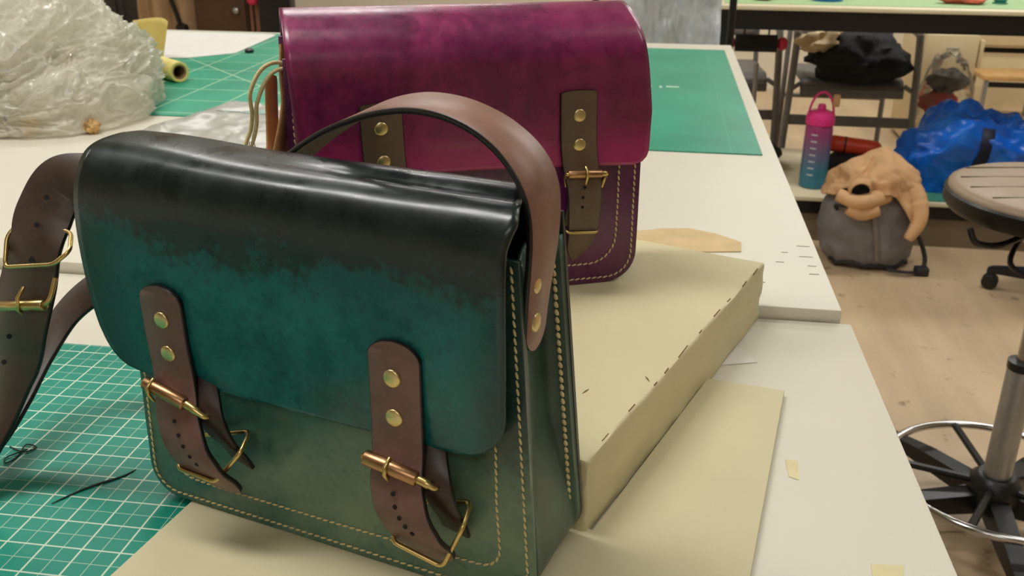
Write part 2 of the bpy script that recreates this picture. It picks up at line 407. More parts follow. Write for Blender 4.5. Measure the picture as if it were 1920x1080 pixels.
# two scratches on the foam top
def tofoam(x, y):
    v = Vector((x, y, 0))-Vector((sb.location.x, sb.location.y, 0)); c, s_ = math.cos(R(20.9)), math.sin(R(20.9)); return (c*v.x-s_*v.y, s_*v.x+c*v.y)
for (a, b) in (((-.0342, .5691), (-.0304, .5758)), ((.0071, .6005), (.0102, .593))):
    (ax, ay), (bx, by) = tofoam(*a), tofoam(*b)
    MB().tube([(ax, ay, .0566), ((ax+bx)/2, (ay+by)/2, .0568), (bx, by, .0566)], [.0002, .0006, .0002], 6).build('scratch', M['grime'], sb)

# ------------------------------------------------------------------ leather, thread, brass
def m_green(name, top_dark=True, zc=.185):
    t = NT(name); v = t.coord(); xyz = t.sep(v)
    n1 = t.noise(v, 14, 6, .62, .6); n2 = t.noise(v, 55, 5, .65); n3 = t.noise(v, 5, 3)
    n4 = t.noise(v, 230, 3, .6)
    mott = t.math('ADD', t.math('ADD', t.math('MULTIPLY', n1, .55), t.math('MULTIPLY', n2, .22)), t.math('MULTIPLY', n4, .23))
    if top_dark: col = t.ramp(mott, [(.30, lin((6, 40, 40))), (.44, lin((13, 80, 80))), (.58, lin((28, 108, 106))), (.76, lin((78, 130, 122)))])
    else: col = t.ramp(mott, [(.30, lin((28, 62, 60))), (.46, lin((58, 102, 92))), (.60, lin((96, 128, 110))), (.78, lin((124, 144, 118)))])
    # flap: hand-rubbed black dye towards the fold and the edges, in patches
    wob = t.math('MULTIPLY', t.math('SUBTRACT', mott, .5), .20)
    if top_dark:
        zz = t.math('ADD', xyz[2], wob); k = t.rng(zz, .170, .197)
        ex = t.math('ADD', xyz[0], t.math('MULTIPLY', wob, .6)); k = t.math('MAXIMUM', k, t.rng(ex, .232, .262, 0, .8))
        ex2 = t.math('SUBTRACT', t.math('MULTIPLY', wob, .5), xyz[0]); k = t.math('MAXIMUM', k, t.rng(ex2, -.028, .014, 0, .75))
        col = t.mix(t.math('MULTIPLY', k, .95), col, t.ramp(n2, [(.3, lin((8, 12, 12))), (.7, lin((28, 34, 31)))]))
    else:
        khaki = t.rng(t.math('ADD', n3, t.math('MULTIPLY', n2, .2)), .48, .75); col = t.mix(t.math('MULTIPLY', khaki, .5), col, lin((122, 136, 108)))
        zz = t.math('ADD', xyz[2], wob); k = t.rng(zz, .068, .112); col = t.mix(t.math('MULTIPLY', k, .75), col, lin((14, 24, 22)))  # body panel gets darker upwards, towards the flap
    t.bump(t.noise(v, 260, 2, .5), .05, .0005)
    r = t.rng(n2, .3, .7, .24, .40)
    return t.set(col, r, 0, .35, .28, Coat_Roughness=.18)
def m_purple(name, flap=True):
    t = NT(name); v = t.coord(); xyz = t.sep(v)
    st = t.coord('Object', (1.0, 1.0, .35)); n1 = t.noise(st, 15, 6, .6, .8); n2 = t.noise(v, 80, 3, .5)
    f = t.math('ADD', t.math('ADD', t.math('MULTIPLY', n1, .62), t.math('MULTIPLY', n2, .18)), t.math('MULTIPLY', t.noise(v, 230, 3, .6), .20))
    if flap: col = t.ramp(f, [(.28, lin((72, 10, 52))), (.45, lin((112, 20, 74))), (.58, lin((146, 34, 92))), (.75, lin((180, 56, 112)))])
    else: col = t.ramp(f, [(.28, lin((44, 8, 40))), (.5, lin((88, 18, 72))), (.75, lin((130, 46, 122)))])
    if flap:
        ex = t.math('ADD', xyz[0], t.math('MULTIPLY', t.math('SUBTRACT', n1, .5), .2)); col = t.mix(t.rng(ex, .19, .27, 0, .45), col, lin((104, 24, 66)))
        lo = t.math('ADD', xyz[2], t.math('MULTIPLY', t.math('SUBTRACT', n1, .5), .05)); col = t.mix(t.rng(lo, .150, .108, 0, .55), col, lin((200, 40, 122)))
    t.bump(t.noise(v, 260, 2, .5), .05, .0005)
    return t.set(col, t.rng(n2, .3, .7, .26, .40), 0, .45, .5, Coat_Roughness=.24)
def m_brown(name, rgb, dark=.55, rough=.42):
    t = NT(name); v = t.coord(); c = lin(rgb)
    n1 = t.noise(v, 28, 5, .6, .5); n2 = t.noise(v, 150, 5, .7)
    f = t.math('ADD', t.math('MULTIPLY', n1, .7), t.math('MULTIPLY', n2, .3))
    col = t.ramp(f, [(.28, tuple(x*dark for x in c)), (.52, c), (.75, tuple(min(1, x*1.35) for x in c))])
    t.bump(n2, .14, .0006)
    return t.set(col, rough, 0, .45, .1, Coat_Roughness=.35)
M['gflap'] = m_green('green_leather_flap'); M['gbody'] = m_green('green_leather_body', False)
M['gdark'] = plain('green_leather_gusset', (54, 80, 66), .36, var=.5, scale=24, bump=.1)
M['pflap'] = m_purple('purple_leather_flap'); M['pbody'] = m_purple('purple_leather_body', False)
M['strap'] = m_brown('brown_strap_leather', (112, 80, 72)); M['strap2'] = m_brown('taupe_strap_leather', (104, 84, 68), .75)
M['shoulder'] = m_brown('dark_brown_shoulder_leather', (72, 56, 46)); M['tab'] = m_brown('dark_tab_leather', (58, 40, 34)); M['rawstrap'] = m_brown('undyed_leather', (196, 146, 98), .75, .55)
M['edge'] = plain('black_burnished_edge', (20, 17, 16), .35); M['hole'] = plain('punched_hole', (14, 11, 10), .9)
M['brass'] = plain('antique_brass', (204, 178, 118), .32, 1.0, .18, 60); M['brassd'] = plain('copper_brass_roller', (176, 136, 98), .34, 1.0, .15, 60)
M['rivet'] = plain('brass_rivet', (216, 196, 142), .36, 1.0, .1, 60)
M['thread'] = plain('waxed_thread', (214, 194, 142), .7, var=.15, scale=400)

class Satchel:
    def __init__(s, t, W, D, Hf, Hb, yf, yb, tl, tr, rad, mats):
        s.t = t; s.W, s.D, s.Hf, s.Hb, s.yf, s.yb, s.tl, s.tr, s.r = W, D, Hf, Hb, yf, yb, tl, tr, rad; s.m = mats
    def fy(s, z): return s.yf*z/s.Hf
    def by(s, z): return s.D+s.yb*z/s.Hb
    def u(s, d, top, n=14):
        """U outline (x, z), inset by d, from the top left round the base to the top right"""
        r, W = s.r, s.W; L = lambda z: s.tl*z/s.Hf; Rr = lambda z: W-s.tr*z/s.Hf; P = []
        for k in range(n): z = top+(r-top)*k/n; P.append((L(z)+d, z))
        P += [(x+0, z) for x, z in arc((r+L(r), r), r-d, 180, 270, 9)]
        for k in range(1, n): P.append((r+(W-2*r)*k/n, d))
        P += arc((Rr(r)-r, r), r-d, 270, 360, 9)
        for k in range(1, n+1): z = r+(top-r)*k/n; P.append((Rr(z)-d, z))
        return P
    def panel(s, name, back, th, m):
        H = s.Hb if back else s.Hf; yfun = s.by if back else s.fy; P = s.u(0, H, 6); P = P[:1]+P[1:]
        mb = MB().prism(P, 0, th, .0008)
        mb.v = [Vector((v.x, yfun(v.y)+(v.z if not back else -v.z), v.y)) for v in mb.v]
        return mb.build(name, m, s.t, 50)
    def gusset(s, m):
        H = min(s.Hf, s.Hb)-.004; P = [Vector((x, 0, z)) for x, z in s.u(.0012, H, 16)]; N = []
        for i in range(len(P)):
            t = (P[min(i+1, len(P)-1)]-P[max(i-1, 0)]).normalized(); N.append(Vector((-t.z, 0, t.x)))
        prof = [(0, 0), (.05, .0005), (.10, .0025), (.18, .0048), (.32, .0075), (.5, .0105), (.66, .0125), (.78, .0125), (.86, .0115), (.895, .0095), (.915, .0050), (.93, .0006), (1, 0)]
        vv = []; ff = []
        for i, p in enumerate(P):
            y0, y1 = s.fy(p.z)+.0028, s.by(p.z)-.0028
            side = min(1, abs(N[i].x)*1.1)*(.08+.92*min(1, max(0, (p.z-.012)/.075)))
            for q, a in prof: vv.append(Vector((p.x, y0+(y1-y0)*q, p.z))+N[i]*a*side)
        k = len(prof)
        for i in range(len(P)-1):
            for j in range(k-1): ff.append([i*k+j, i*k+j+1, (i+1)*k+j+1, (i+1)*k+j])
        return solid(link_mesh('gusset', vv, ff, m, s.t, 60), .002, 0)
    def seam(s, name, d, top, y, nrm, pitch=.0042, part=None):
        P = [Vector((x, s.fy(z)+y, z)) for x, z in s.u(d, top, 14)]
        o = stitches(MB(), P, nrm, pitch).build(name, M['thread'], s.t, 60); o['kind'] = 'stuff'; return o
    def flap(s, m, prof, xl, xr, zb, rad, dip=None, nu=64, nv=70):
        P = catmull([Vector((0, y, z)) for y, z in prof], nv); vv = []; ff = []
        n = len(P)
        for j, p in enumerate(P):
            front = j > n*.5; z = p.z; ins = 0.
            if front and z < zb+rad: q = rad-(z-zb); ins = rad-math.sqrt(max(0, rad*rad-q*q))
            a, b = xl(p.y, z)+ins, xr(p.y, z)-ins
            for i in range(nu):
                x = a+(b-a)*i/(nu-1); dz = dip(x, p.y, z) if dip else 0.
                wav = .0007*fbm((x*14, p.y*10, z*14), 3) if front else 0
                vv.append(Vector((x, p.y+wav, z+dz)))
        for j in range(n-1):
            for i in range(nu-1): ff.append([j*nu+i, j*nu+i+1, (j+1)*nu+i+1, (j+1)*nu+i])
        return solid(link_mesh('flap', vv, ff, m, s.t, 70), .0026, 0)

def rivet(parent, p, nrm, r=.0052, name='rivet'):
    return MB().lathe([(r*.98, -.0006), (r, .0002), (r*.95, .0008), (r*.8, .0012), (r*.4, .0016), (.00005, .0017)], p, 20, nrm).build(name, M['rivet'], parent, 60)
def hole(parent, p, nrm, r=.0013):
    return MB().lathe([(r, -.0002), (r, .00015), (.00005, .00015)], p, 12, nrm).build('strap_hole', M['hole'], parent, 60)
def wire(name, pts, r, m, parent, closed=False, n=60):
    P = [Vector(p) for p in pts]
    if closed:
        k = len(P); Q = [P[-1]]+P+[P[0], P[1]]; C = []
        for i in range(1, k+1):
            a, b, c = Q[i-1], Q[i], Q[i+1]                       # straight runs with rounded corners
            d1 = min(.004, (a-b).length*.35); d2 = min(.004, (c-b).length*.35)
            s0 = b+(a-b).normalized()*d1; s1 = b+(c-b).normalized()*d2
            for f in (0, .25, .5, .75, 1): C.append(s0*(1-f)**2+b*2*f*(1-f)+s1*f*f)
        return MB().tube(C, r, 8, True).build(name, m, parent, 60)
    return MB().tube(catmull(P, n), r, 8).build(name, m, parent, 60)
def strap_part(name, ctr, wid, th, parent, m, tip0=.0, tip1=.0, n=60, edge='edge', inner=None):
    mb = ribbon(MB(), ctr, wid, th, n, tip0, tip1); o = mb.build(name, m, parent, 50)
    o.data.materials.append(M[edge])
    for i in mb.edge: o.data.polygons[i].material_index = 1
    if inner:
        o.data.materials.append(M[inner])
        for i in mb.inner: o.data.polygons[i].material_index = 2
    return o
def along(ctr, f, n=200):
    C = catmull(ctr, n); return C[min(n-1, max(0, int(f*(n-1))))]

# ---- green satchel
gs = thing('leather_satchel', 'dark green leather satchel with brown buckled straps, nearest the camera', 'satchel', (-.3065, .4888, ZN+.0059), R(-16.19))
S = Satchel(gs, .2723, .074, .200, .2086, .0049, -.0098, .0054, .0148, .021, None)
S.panel('front_panel', False, .003, M['gbody']); S.panel('back_panel', True, .0032, plain('green_black_back', (22, 34, 30), .36, var=.3)); S.gusset(M['gdark'])
S.seam('edge_stitching', .0042, .198, -.0002, (0, -1, 0), .0046)
P_ = [(.2462, .125), (.2464, .10), (.2475, .06), (.2495, .036)] + arc((.238, .032), .0118, 5, -85, 8) + [(.20, .0185), (.14, .0176), (.076, .0174), (.045, .0178)] + arc((.036, .030), .0118, -90, -180, 7) + [(.0235, .06), (.024, .12)]
o = stitches(MB(), [Vector((x, S.fy(z)-.0002, z)) for x, z in P_], (0, -1, 0), .0046).build('pocket_stitching', M['thread'], gs, 60); o['kind'] = 'stuff'
bl = [Vector((x-.0042*(1 if x > .1 else -1), S.by(z)-.0098, z)) for x, z in S.u(.0, .196, 14) if z > .012]
mb = MB(); stitches(mb, [p for p in bl if p.x > .15], (.45, -1, 0), .0046, .0009); stitches(mb, [p for p in bl if p.x < .15], (-.45, -1, 0), .0046, .0009)
o = mb.build('gusset_stitching', M['thread'], gs, 60); o['kind'] = 'stuff'
def gdip(x, y, z):
    d = 0.
    if y < .06 and z > .205:
        k = min(1, max(0, (x-.09)/.12)); d -= .0042*k*math.exp(-((y-.021)/.0055)**2); d += .0018*k*math.exp(-((y-.037)/.009)**2)
        d += .003*math.exp(-((x-.02)/.05)**2)*max(0, 1-((y-.03)/.035)**2)
    return d
def gxl(y, z): return -.0105-.006*max(0, 1-((z-.165)/.05)**2) if y < .03 else -.009
def gxr(y, z): return .2568-.0104*min(1.35, max(0, y/.035))+(.003*max(0, 1-abs(z-.221)/.012) if y < .012 else 0)
S.flap(M['gflap'], [(.0668, .12), (.0664, .17), (.0650, .203), (.0585, .2165), (.048, .2230), (.035, .2255), (.020, .2262), (.0075, .2255), (-.0010, .2222), (-.0070, .2145), (-.0092, .203), (-.0096, .185), (-.0092, .155), (-.0088, .125), (-.0080, .108), (-.0076, .094)],
       gxl, gxr, .094, .026, gdip)
def front_strap(parent, ctr, hw, th, m, rivs, holes, tip1, wl=None, tip0=.010):
    st = strap_part('front_strap', ctr, [Vector((hw if wl is None else wl[i], 0, 0)) for i in range(len(ctr))], th, parent, m, tip0, tip1, 110)
    for p in rivs: rivet(st, p, (0, -1, 0))
    for p in holes: hole(st, *p)
    return st
def buckle(parent, a, b, pin, y, r, prong_at, frame_drop=.017):
    a, b, pin = Vector((a[0], y, a[1])), Vector((b[0], y, b[1])), Vector((pin[0], y, pin[1])); d = (b-a).normalized()
    rings = [(r*.9, 0), (r, .0006), (r, (b-a).length-.0006), (r*.9, (b-a).length)]
    bk = MB().lathe(rings, a, 18, d).build('buckle_roller', M['brassd'], parent, 60)
    e0 = a-d*.001; e1 = pin; f = MB()
    MB().tube(catmull([e0+d*.004, e0, e0+Vector((0, .004, -.003)), e0+Vector((.002, .008, -frame_drop))], 16), .0015, 8).build('buckle_arm', M['brass'], bk, 60)
    f.tube(catmull([b-d*.003, b+d*.003, e1, e1+Vector((.001, .004, -.003)), e1+Vector((0, .008, -frame_drop))], 20), [.0026]*8+[.0018]*12, 8)
    f.build('buckle_arm', M['brass'], bk, 60)
    pa = Vector(prong_at)
    MB().tube([pa+Vector((0, .001, .006)), pa+Vector((0, -r-.0005, .003)), pa+Vector((0, -r-.0008, -.001)), pa+Vector((0, -.001, -.0075))], [.0012, .0013, .0012, .0008], 8).build('buckle_prong', M['brass'], bk, 60)
    return bk
# right-hand buckled strap
cR = [(.1965, -.0125, .1535), (.1965, -.0122, .138), (.1965, -.0121, .118), (.1970, -.0128, .100), (.1985, -.0160, .088), (.2010, -.0225, .074), (.2065, -.0262, .060), (.2130, -.0240, .047), (.2195, -.0185, .037), (.2245, -.0130, .0285)]
hR = [((.2005, -.0262, .0715), (0, -1, .35)), ((.2020, -.0273, .0645), (0, -1, .2)), ((.2048, -.0281, .0588), (0, -1, 0)), ((.2080, -.0278, .0540), (0, -1, -.2)), ((.2115, -.0268, .0500), (0, -1, -.3))]
front_strap(gs, cR, .0155, .003, M['strap'], [(.1955, -.0139, .1325), (.1957, -.0138, .1094)], hR, .016)
buckle(gs, (.1805, .0855), (.2125, .0805), (.2215, .0780), -.0205, .0042, (.1955, -.0205, .0822))
strap_part('buckle_tab', [(.213, -.0035, .098), (.2155, -.0110, .090), (.2215, -.0170, .078), (.2260, -.0165, .064), (.2275, -.0100, .051), (.2255, -.0040, .042)], [Vector((.0085, 0, -.002))]*6, .0026, gs, M['tab'], 0, 0, 40)
wire('keeper_loop', [(.1955, -.0050, .0520), (.1985, -.0265, .0412), (.2275, -.0235, .0318), (.2375, -.0190, .0570), (.2350, -.0040, .0630)], .0014, M['brass'], gs, True)
# left-hand buckled strap
cL = [(.0435, -.0125, .1565), (.0435, -.0122, .140), (.0440, -.0121, .120), (.0460, -.0128, .104), (.0490, -.0160, .092), (.0545, -.0225, .077), (.0625, -.0262, .062), (.0710, -.0240, .049), (.0785, -.0185, .039), (.0840, -.0130, .0310)]
hL = [((.0530, -.0250, .0775), (0, -1, .35)), ((.0565, -.0268, .0700), (0, -1, .2)), ((.0600, -.0279, .0640), (0, -1, 0)), ((.0640, -.0279, .0580), (0, -1, -.2)), ((.0675, -.0268, .0530), (0, -1, -.3))]
front_strap(gs, cL, .0152, .003, M['strap'], [(.0433, -.0139, .1353), (.0446, -.0138, .1142)], hL, .016)
buckle(gs, (.0300, .0955), (.0590, .0880), (.0715, .0830), -.0205, .0040, (.0360, -.0205, .0925))
strap_part('buckle_tab', [(.062, -.0035, .103), (.0650, -.0110, .095), (.0730, -.0170, .083), (.0800, -.0165, .069), (.0830, -.0100, .056), (.0815, -.0040, .046)], [Vector((.0085, 0, -.003))]*6, .0026, gs, M['tab'], 0, 0, 40)
wire('keeper_loop', [(.0495, -.0050, .0560), (.0515, -.0265, .0462), (.0770, -.0235, .0418), (.0940, -.0190, .0635), (.0900, -.0040, .0690)], .0014, M['brass'], gs, True)
# shoulder strap: riveted to the right gusset, arching over the flap and round behind the bag
Fe = [(.2590, .0065, .148), (.2590, .0068, .163), (.2595, .0075, .179), (.2604, .0090, .1938), (.2619, .0095, .2091), (.2605, .0105, .2232), (.2558, .0120, .2331), (.2494, .0140, .2411), (.2388, .0170, .2520), (.2227, .0210, .2592), (.2021, .0260, .2637), (.1766, .0330, .2611), (.1537, .0410, .2552), (.1114, .0560, .2386), (.0580, .0745, .2129), (.022, .086, .172), (-.022, .090, .125), (-.080, .088, .092), (-.1230, .079, .085), (-.1325, .064, .0695), (-.1250, .034, .0495), (-.1170, .004, .0275), (-.1040, -.027, .0136), (-.100, -.060, .004), (-.105, -.100, .0018)]
Be = [(.2590, .0315, .148), (.2592, .0318, .162), (.2605, .0330, .174), (.2618, .0350, .1847), (.2636, .0360, .2018), (.2658, .0370, .2199), (.2640, .0385, .2342), (.2587, .0405, .2417), (.2473, .0435, .2525), (.2295, .0475, .2611), (.2046, .0525, .2668), (.1756, .0595, .2656), (.1459, .0670, .2576), (.1093, .0800, .2349), (.0671, .0945, .2060), (.030, .106, .172), (-.015, .110, .142), (-.080, .100, .121), (-.1305, .091, .1046), (-.1455, .076, .0865), (-.1404, .046, .0572), (-.1278, .016, .0318), (-.1153, -.014, .0169), (-.122, -.050, .004), (-.130, -.092, .0018)]
def soften(E):
    E = [Vector(e) for e in E]
    for _ in range(2): E = [E[0]]+[E[i]*.5+(E[i-1]+E[i+1])*.25 for i in range(1, len(E)-1)]+[E[-1]]
    return E
Fe, Be = soften(Fe), soften(Be)
ctr = [(Vector(a)+Vector(b))/2 for a, b in zip(Fe, Be)]; wid = [(Vector(b)-Vector(a))/2 for a, b in zip(Fe, Be)]
M['flesh'] = m_brown('strap_flesh_side', (84, 66, 54), .6, .7); M['handle'] = m_brown('handle_leather', (140, 102, 86), .62)
sh = strap_part('shoulder_strap', ctr, wid, .0036, gs, M['handle'], .012, .0, 240, 'edge', 'flesh')
sh.data.materials.append(M['shoulder'])           # the rear length is the darker leather
for pg in sh.data.polygons:
    if pg.material_index == 0 and pg.center.x < .03: pg.material_index = 3
rivet(sh, (.2612, .0180, .1848), (1, 0, .02)); rivet(sh, (.2608, .0185, .1635), (1, 0, 0))
Fb = [(.003, .050, .150), (.002, .050, .192), (-.022, .040, .213), (-.0523, .030, .2098), (-.0689, .020, .2069), (-.0804, .010, .1883), (-.0836, .000, .1666), (-.0923, -.005, .142), (-.1043, -.010, .1049), (-.1152, -.015, .0662), (-.1140, -.030, .0342), (-.118, -.055, .010), (-.125, -.110, .0045)]
Bb = [(.003, .022, .150), (.002, .022, .180), (-.012, .021, .189), (-.034, .020, .186), (-.0470, .018, .181), (-.0480, .010, .1687), (-.0470, .000, .1549), (-.0493, -.005, .1352), (-.0579, -.010, .1140), (-.0726, -.015, .0796), (-.0841, -.030, .0417), (-.092, -.055, .014), (-.098, -.110, .0045)]
ctr = [(Vector(a)+Vector(b))/2 for a, b in zip(Fb, Bb)]; wid = [(Vector(b)-Vector(a))/2 for a, b in zip(Fb, Bb)]
s2 = strap_part('shoulder_strap', ctr, wid, .0032, gs, M['shoulder'], 0, 0, 140); s2['label'] = 'buckled end of the brown shoulder strap'
vn = (.35, -.8, .5)
for q in ((-.0545, .0045, .1900), (-.0618, .0000, .1728), (-.0660, -.0050, .1512), (-.0886, -.0145, .0985), (-.0960, -.0165, .0795)): hole(s2, q, vn, .0017)
wire('strap_ring', [(-.0880, -.0020, .1620), (-.0835, -.0110, .1455), (-.0400, -.0110, .1545), (-.0325, -.0040, .1620), (-.043, .008, .168), (-.083, .008, .172)], .0014, M['brass'], gs, True)
a, b = Vector((-.0950, -.0130, .1175)), Vector((-.0520, -.0130, .1265))
bk = MB().lathe([(.0028, 0), (.0034, .0005), (.0034, (b-a).length-.0005), (.0028, (b-a).length)], a, 16, b-a).build('buckle_roller', M['brass'], gs, 60)
MB().tube(catmull([b-(b-a)*.05, b+Vector((.002, 0, .0015)), b+Vector((.005, .002, .007)), b+Vector((.0065, .006, .017))], 14), .0015, 8).build('buckle_frame', M['brass'], bk, 60)
MB().tube([(-.0700, -.0110, .1345), (-.0705, -.0165, .1290), (-.0715, -.0172, .1210), (-.072, -.0140, .1170)], [.0012, .0013, .0012, .0009], 8).build('buckle_prong', M['brass'], bk, 60)
# second keeper of the shoulder strap at the frame edge is the strap's own folded end
# ---- purple satchel
ps = thing('leather_satchel', 'magenta purple leather satchel standing on the foam block', 'satchel', (-.2675, .6692, ZN+.0568), R(22.95))
S = Satchel(ps, .2843, .0692, .1985, .2050, -.0020, .0015, .002, .002, .026, None)
S.panel('front_panel', False, .003, M['pbody']); S.panel('back_panel', True, .003, M['pbody']); S.gusset(M['pbody'])
S.seam('edge_stitching', .0050, .195, -.0002, (0, -1, 0), .0050)
P_ = [(.2642, .12), (.2647, .07), (.2645, .046)] + arc((.241, .0420), .0235, 0, -90, 9) + [(.20, .0182), (.10, .0180), (.045, .0182)] + arc((.043, .042), .0235, -90, -180, 8) + [(.0195, .12)]
o = stitches(MB(), [Vector((x, S.fy(z)-.0002, z)) for x, z in P_], (0, -1, 0), .0050).build('pocket_stitching', M['thread'], ps, 60); o['kind'] = 'stuff'
def pxl(y, z): return .0040+(.004*min(1, max(0, (.20-z)/.09)) if y < .03 else 0)
def pxr(y, z): return .2862-.0120*min(1, max(0, (z-.15)/.09))
S.flap(M['pflap'], [(.0725, .13), (.0722, .18), (.0714, .203), (.066, .2185), (.055, .2255), (.040, .2280), (.025, .2252), (.012, .2195), (.002, .2125), (-.0052, .2035), (-.0090, .192), (-.0102, .178), (-.0100, .160), (-.0095, .142), (-.0090, .125), (-.0086, .1065)],
       pxl, pxr, .1065, .0135, lambda x, y, z: (.003*math.sin((x-.02)*14) if z < .13 and y < 0 else 0))
cR = [(.2236, -.0128, .1690), (.2240, -.0125, .150), (.2248, -.0123, .128), (.2265, -.0135, .110), (.2280, -.0170, .098), (.2290, -.0200, .085), (.2292, -.0195, .068), (.2288, -.0160, .050), (.2262, -.0110, .037), (.2242, -.0075, .0265)]
front_strap(ps, cR, .015, .003, M['strap2'], [(.2243, -.0141, .1493), (.2251, -.0139, .1258)], [((.2286, -.0207, .0925), (0, -1, .25)), ((.2270, -.0217, .0845), (0, -1, .1)), ((.2268, -.0216, .0765), (0, -1, 0)), ((.2256, -.0205, .0690), (0, -1, -.1)), ((.2244, -.0190, .0615), (0, -1, -.2))], .020,
            [.0150, .0150, .0150, .0150, .0146, .0141, .0134, .0118, .0095, .0055], .0022)
buckle(ps, (.2145, .1040), (.2425, .1030), (.2455, .1020), -.0205, .0034, (.2290, -.0205, .1030), .012)
strap_part('buckle_tab', [(.2285, -.0035, .117), (.2290, -.0090, .110), (.2295, -.0130, .098), (.2295, -.0125, .080), (.2290, -.0070, .064), (.2290, -.0035, .056)], [Vector((.0125, 0, 0))]*6, .0026, ps, M['strap2'], 0, 0, 40)
wire('keeper_loop', [(.2145, -.0040, .0590), (.2150, -.0205, .0550), (.2415, -.0205, .0535), (.2425, -.0040, .0575)], .0012, M['brass'], ps, True)
cL = [(x-.1540, y, z-.003) for x, y, z in cR]
front_strap(ps, cL, .016, .003, M['strap2'], [(.0692, -.0141, .1469), (.0701, -.0139, .1215)], [], .020, None, .0022)
buckle(ps, (.0600, .1010), (.0880, .1000), (.0910, .0990), -.0205, .0034, (.0745, -.0205, .1000), .012)
# undyed strap loops hanging at the left gusset
lo_ = strap_part('raw_strap_loop', [(.006, .020, .205), (.004, .016, .185), (.003, .012, .162), (-.004, .008, .136), (-.008, .010, .122), (-.0095, .020, .128), (-.0085, .026, .150), (-.0065, .028, .183)], [Vector((.0042, .008, 0))]*8, .0022, ps, M['rawstrap'], 0, .004, 60, 'rawstrap')
strap_part('raw_strap_end', [(.004, .030, .15), (.000, .026, .125), (-.001, .020, .10), (.004, .016, .08)], [Vector((.005, .009, 0))]*4, .0022, ps, M['rawstrap'], 0, .004, 30, 'rawstrap')
thr = thing('waxed_cord', 'tan waxed cord hanging from the left side of the purple satchel', 'cord', (-.2675, .6692, ZN+.0568), R(22.95))
for k, (dx, P_) in enumerate(((0, [(.008, .012, .192), (-.004, .008, .1945), (-.0145, .004, .189), (-.0225, .002, .174), (-.0225, .002, .160), (-.0245, .002, .148), (-.0285, .001, .1385), (-.0325, .000, .124), (-.035, 0, .112)]),
                              (1, [(.008, .010, .190), (-.003, .006, .189), (-.0115, .003, .181), (-.0185, .001, .166), (-.0200, .001, .152), (-.0240, .001, .138), (-.0265, .001, .134)]))):
    MB().tube(catmull(P_, 40), [.0016]*30+[.0016-.0009*i/9 for i in range(10)], 7).build('cord_strand', M['thread'], thr, 60)
for k in range(4):
    q = Vector((-.0262+.001*k, .001, .139)); MB().tube(catmull([q, q+Vector((-.001+.0006*k, 0, -.006)), q+Vector((-.002+.0013*k, 0, -.0115))], 8), .00035, 5).build('frayed_fibre', M['thread'], thr, 60)

# ------------------------------------------------------------------ things at the left of the far table
def m_film(name, tint, transp, rough=.18, gloss=.9):
    t = NT(name); t.set(tint, .45, 0, .5)
    v = t.coord(); n = t.noise(v, 30, 4)
    tr = t.n('ShaderNodeBsdfTransparent'); tr.inputs[0].default_value = (.97, .97, .95, 1)
    gl = t.n('ShaderNodeBsdfGlossy'); gl.inputs['Roughness'].default_value = rough; gl.inputs[0].default_value = (.95, .95, .9, 1)
    fr = t.n('ShaderNodeFresnel'); fr.inputs[0].default_value = 1.42
    tl = t.n('ShaderNodeBsdfTranslucent'); tl.inputs[0].default_value = (*tint, 1)
    m1 = t.n('ShaderNodeMixShader'); m1.inputs[0].default_value = .5; t.l(t.b.outputs[0], m1.inputs[1]); t.l(tl.outputs[0], m1.inputs[2])
    m2 = t.n('ShaderNodeMixShader'); t.l(t.rng(n, .3, .7, transp-.12, transp+.12), m2.inputs[0]); t.l(m1.outputs[0], m2.inputs[1]); t.l(tr.outputs[0], m2.inputs[2])
    m3 = t.n('ShaderNodeMixShader'); t.l(t.math('MULTIPLY', fr.outputs[0], gloss, clamp=True), m3.inputs[0]); t.l(m2.outputs[0], m3.inputs[1]); t.l(gl.outputs[0], m3.inputs[2])
    t.l(m3.outputs[0], t.out.inputs[0]); return t.m
M['film'] = m_film('clear_plastic_film', lin((255, 250, 235)), .36, .10, .5)
M['bagwhite'] = m_film('white_plastic_bag', lin((236, 234, 226)), .10, .3)
def crease(q):
    a = noise.noise(q); b = noise.noise(q*2.1+Vector((5, 2, 8))); c = noise.noise(q*4.3+Vector((1, 9, 4)))
    return (1-abs(a)*2.2)**3*.9 + (1-abs(b)*2.2)**3*.5 + (1-abs(c)*2.2)**3*.28
def heap():
    mb = MB(); cx, cy = -1.135, 1.535
    for L_, (sx, sy, sz, amp, seed, ox, oy) in enumerate(((.290, .275, .180, .015, 1, 0, 0), (.27, .25, .150, .018, 9, -.02, .0), (.18, .17, .080, .013, 17, .120, -.075))):
        def fn(u, v, s=seed):
            a = 2*math.pi*u; ph = v*math.pi*.5                      # v 0 = rim on the table, 1 = top
            r = max(0, math.cos(ph))**.5; d = Vector((math.cos(a)*r, math.sin(a)*r, math.sin(ph)))
            q = Vector((d.x*sx*1.0, d.y*sy*.6, d.z*sz*1.3))*17+Vector((s, s*.7, s*.3)); wq = q+Vector((noise.noise(q*.7), noise.noise(q*.7+Vector((7, 0, 0))), noise.noise(q*.7+Vector((0, 7, 0)))))*1.1
            k = crease(Vector((wq.x, wq.y, wq.z*1.6))); big = fbm(q*.28, 3)
            p = Vector((d.x*sx, d.y*sy, d.z*sz)); n_ = d.normalized()
            p += n_*((k-.5)*amp*(.35+.65*min(1, v*5)) + big*.035*(.5+.5*min(1, v*3)))
            return (p.x+ox, p.y+oy, max(.0008+.0006*L_, p.z))
        mb.grid(fn, 340, 130, True)
    o = mb.build('plastic_film_heap', M['film'], None, 70); o.location = (cx, cy, ZF+.0022)
    return setprops(o, 'crumpled heap of clear plastic film on the far worktable', 'plastic film')
heap()
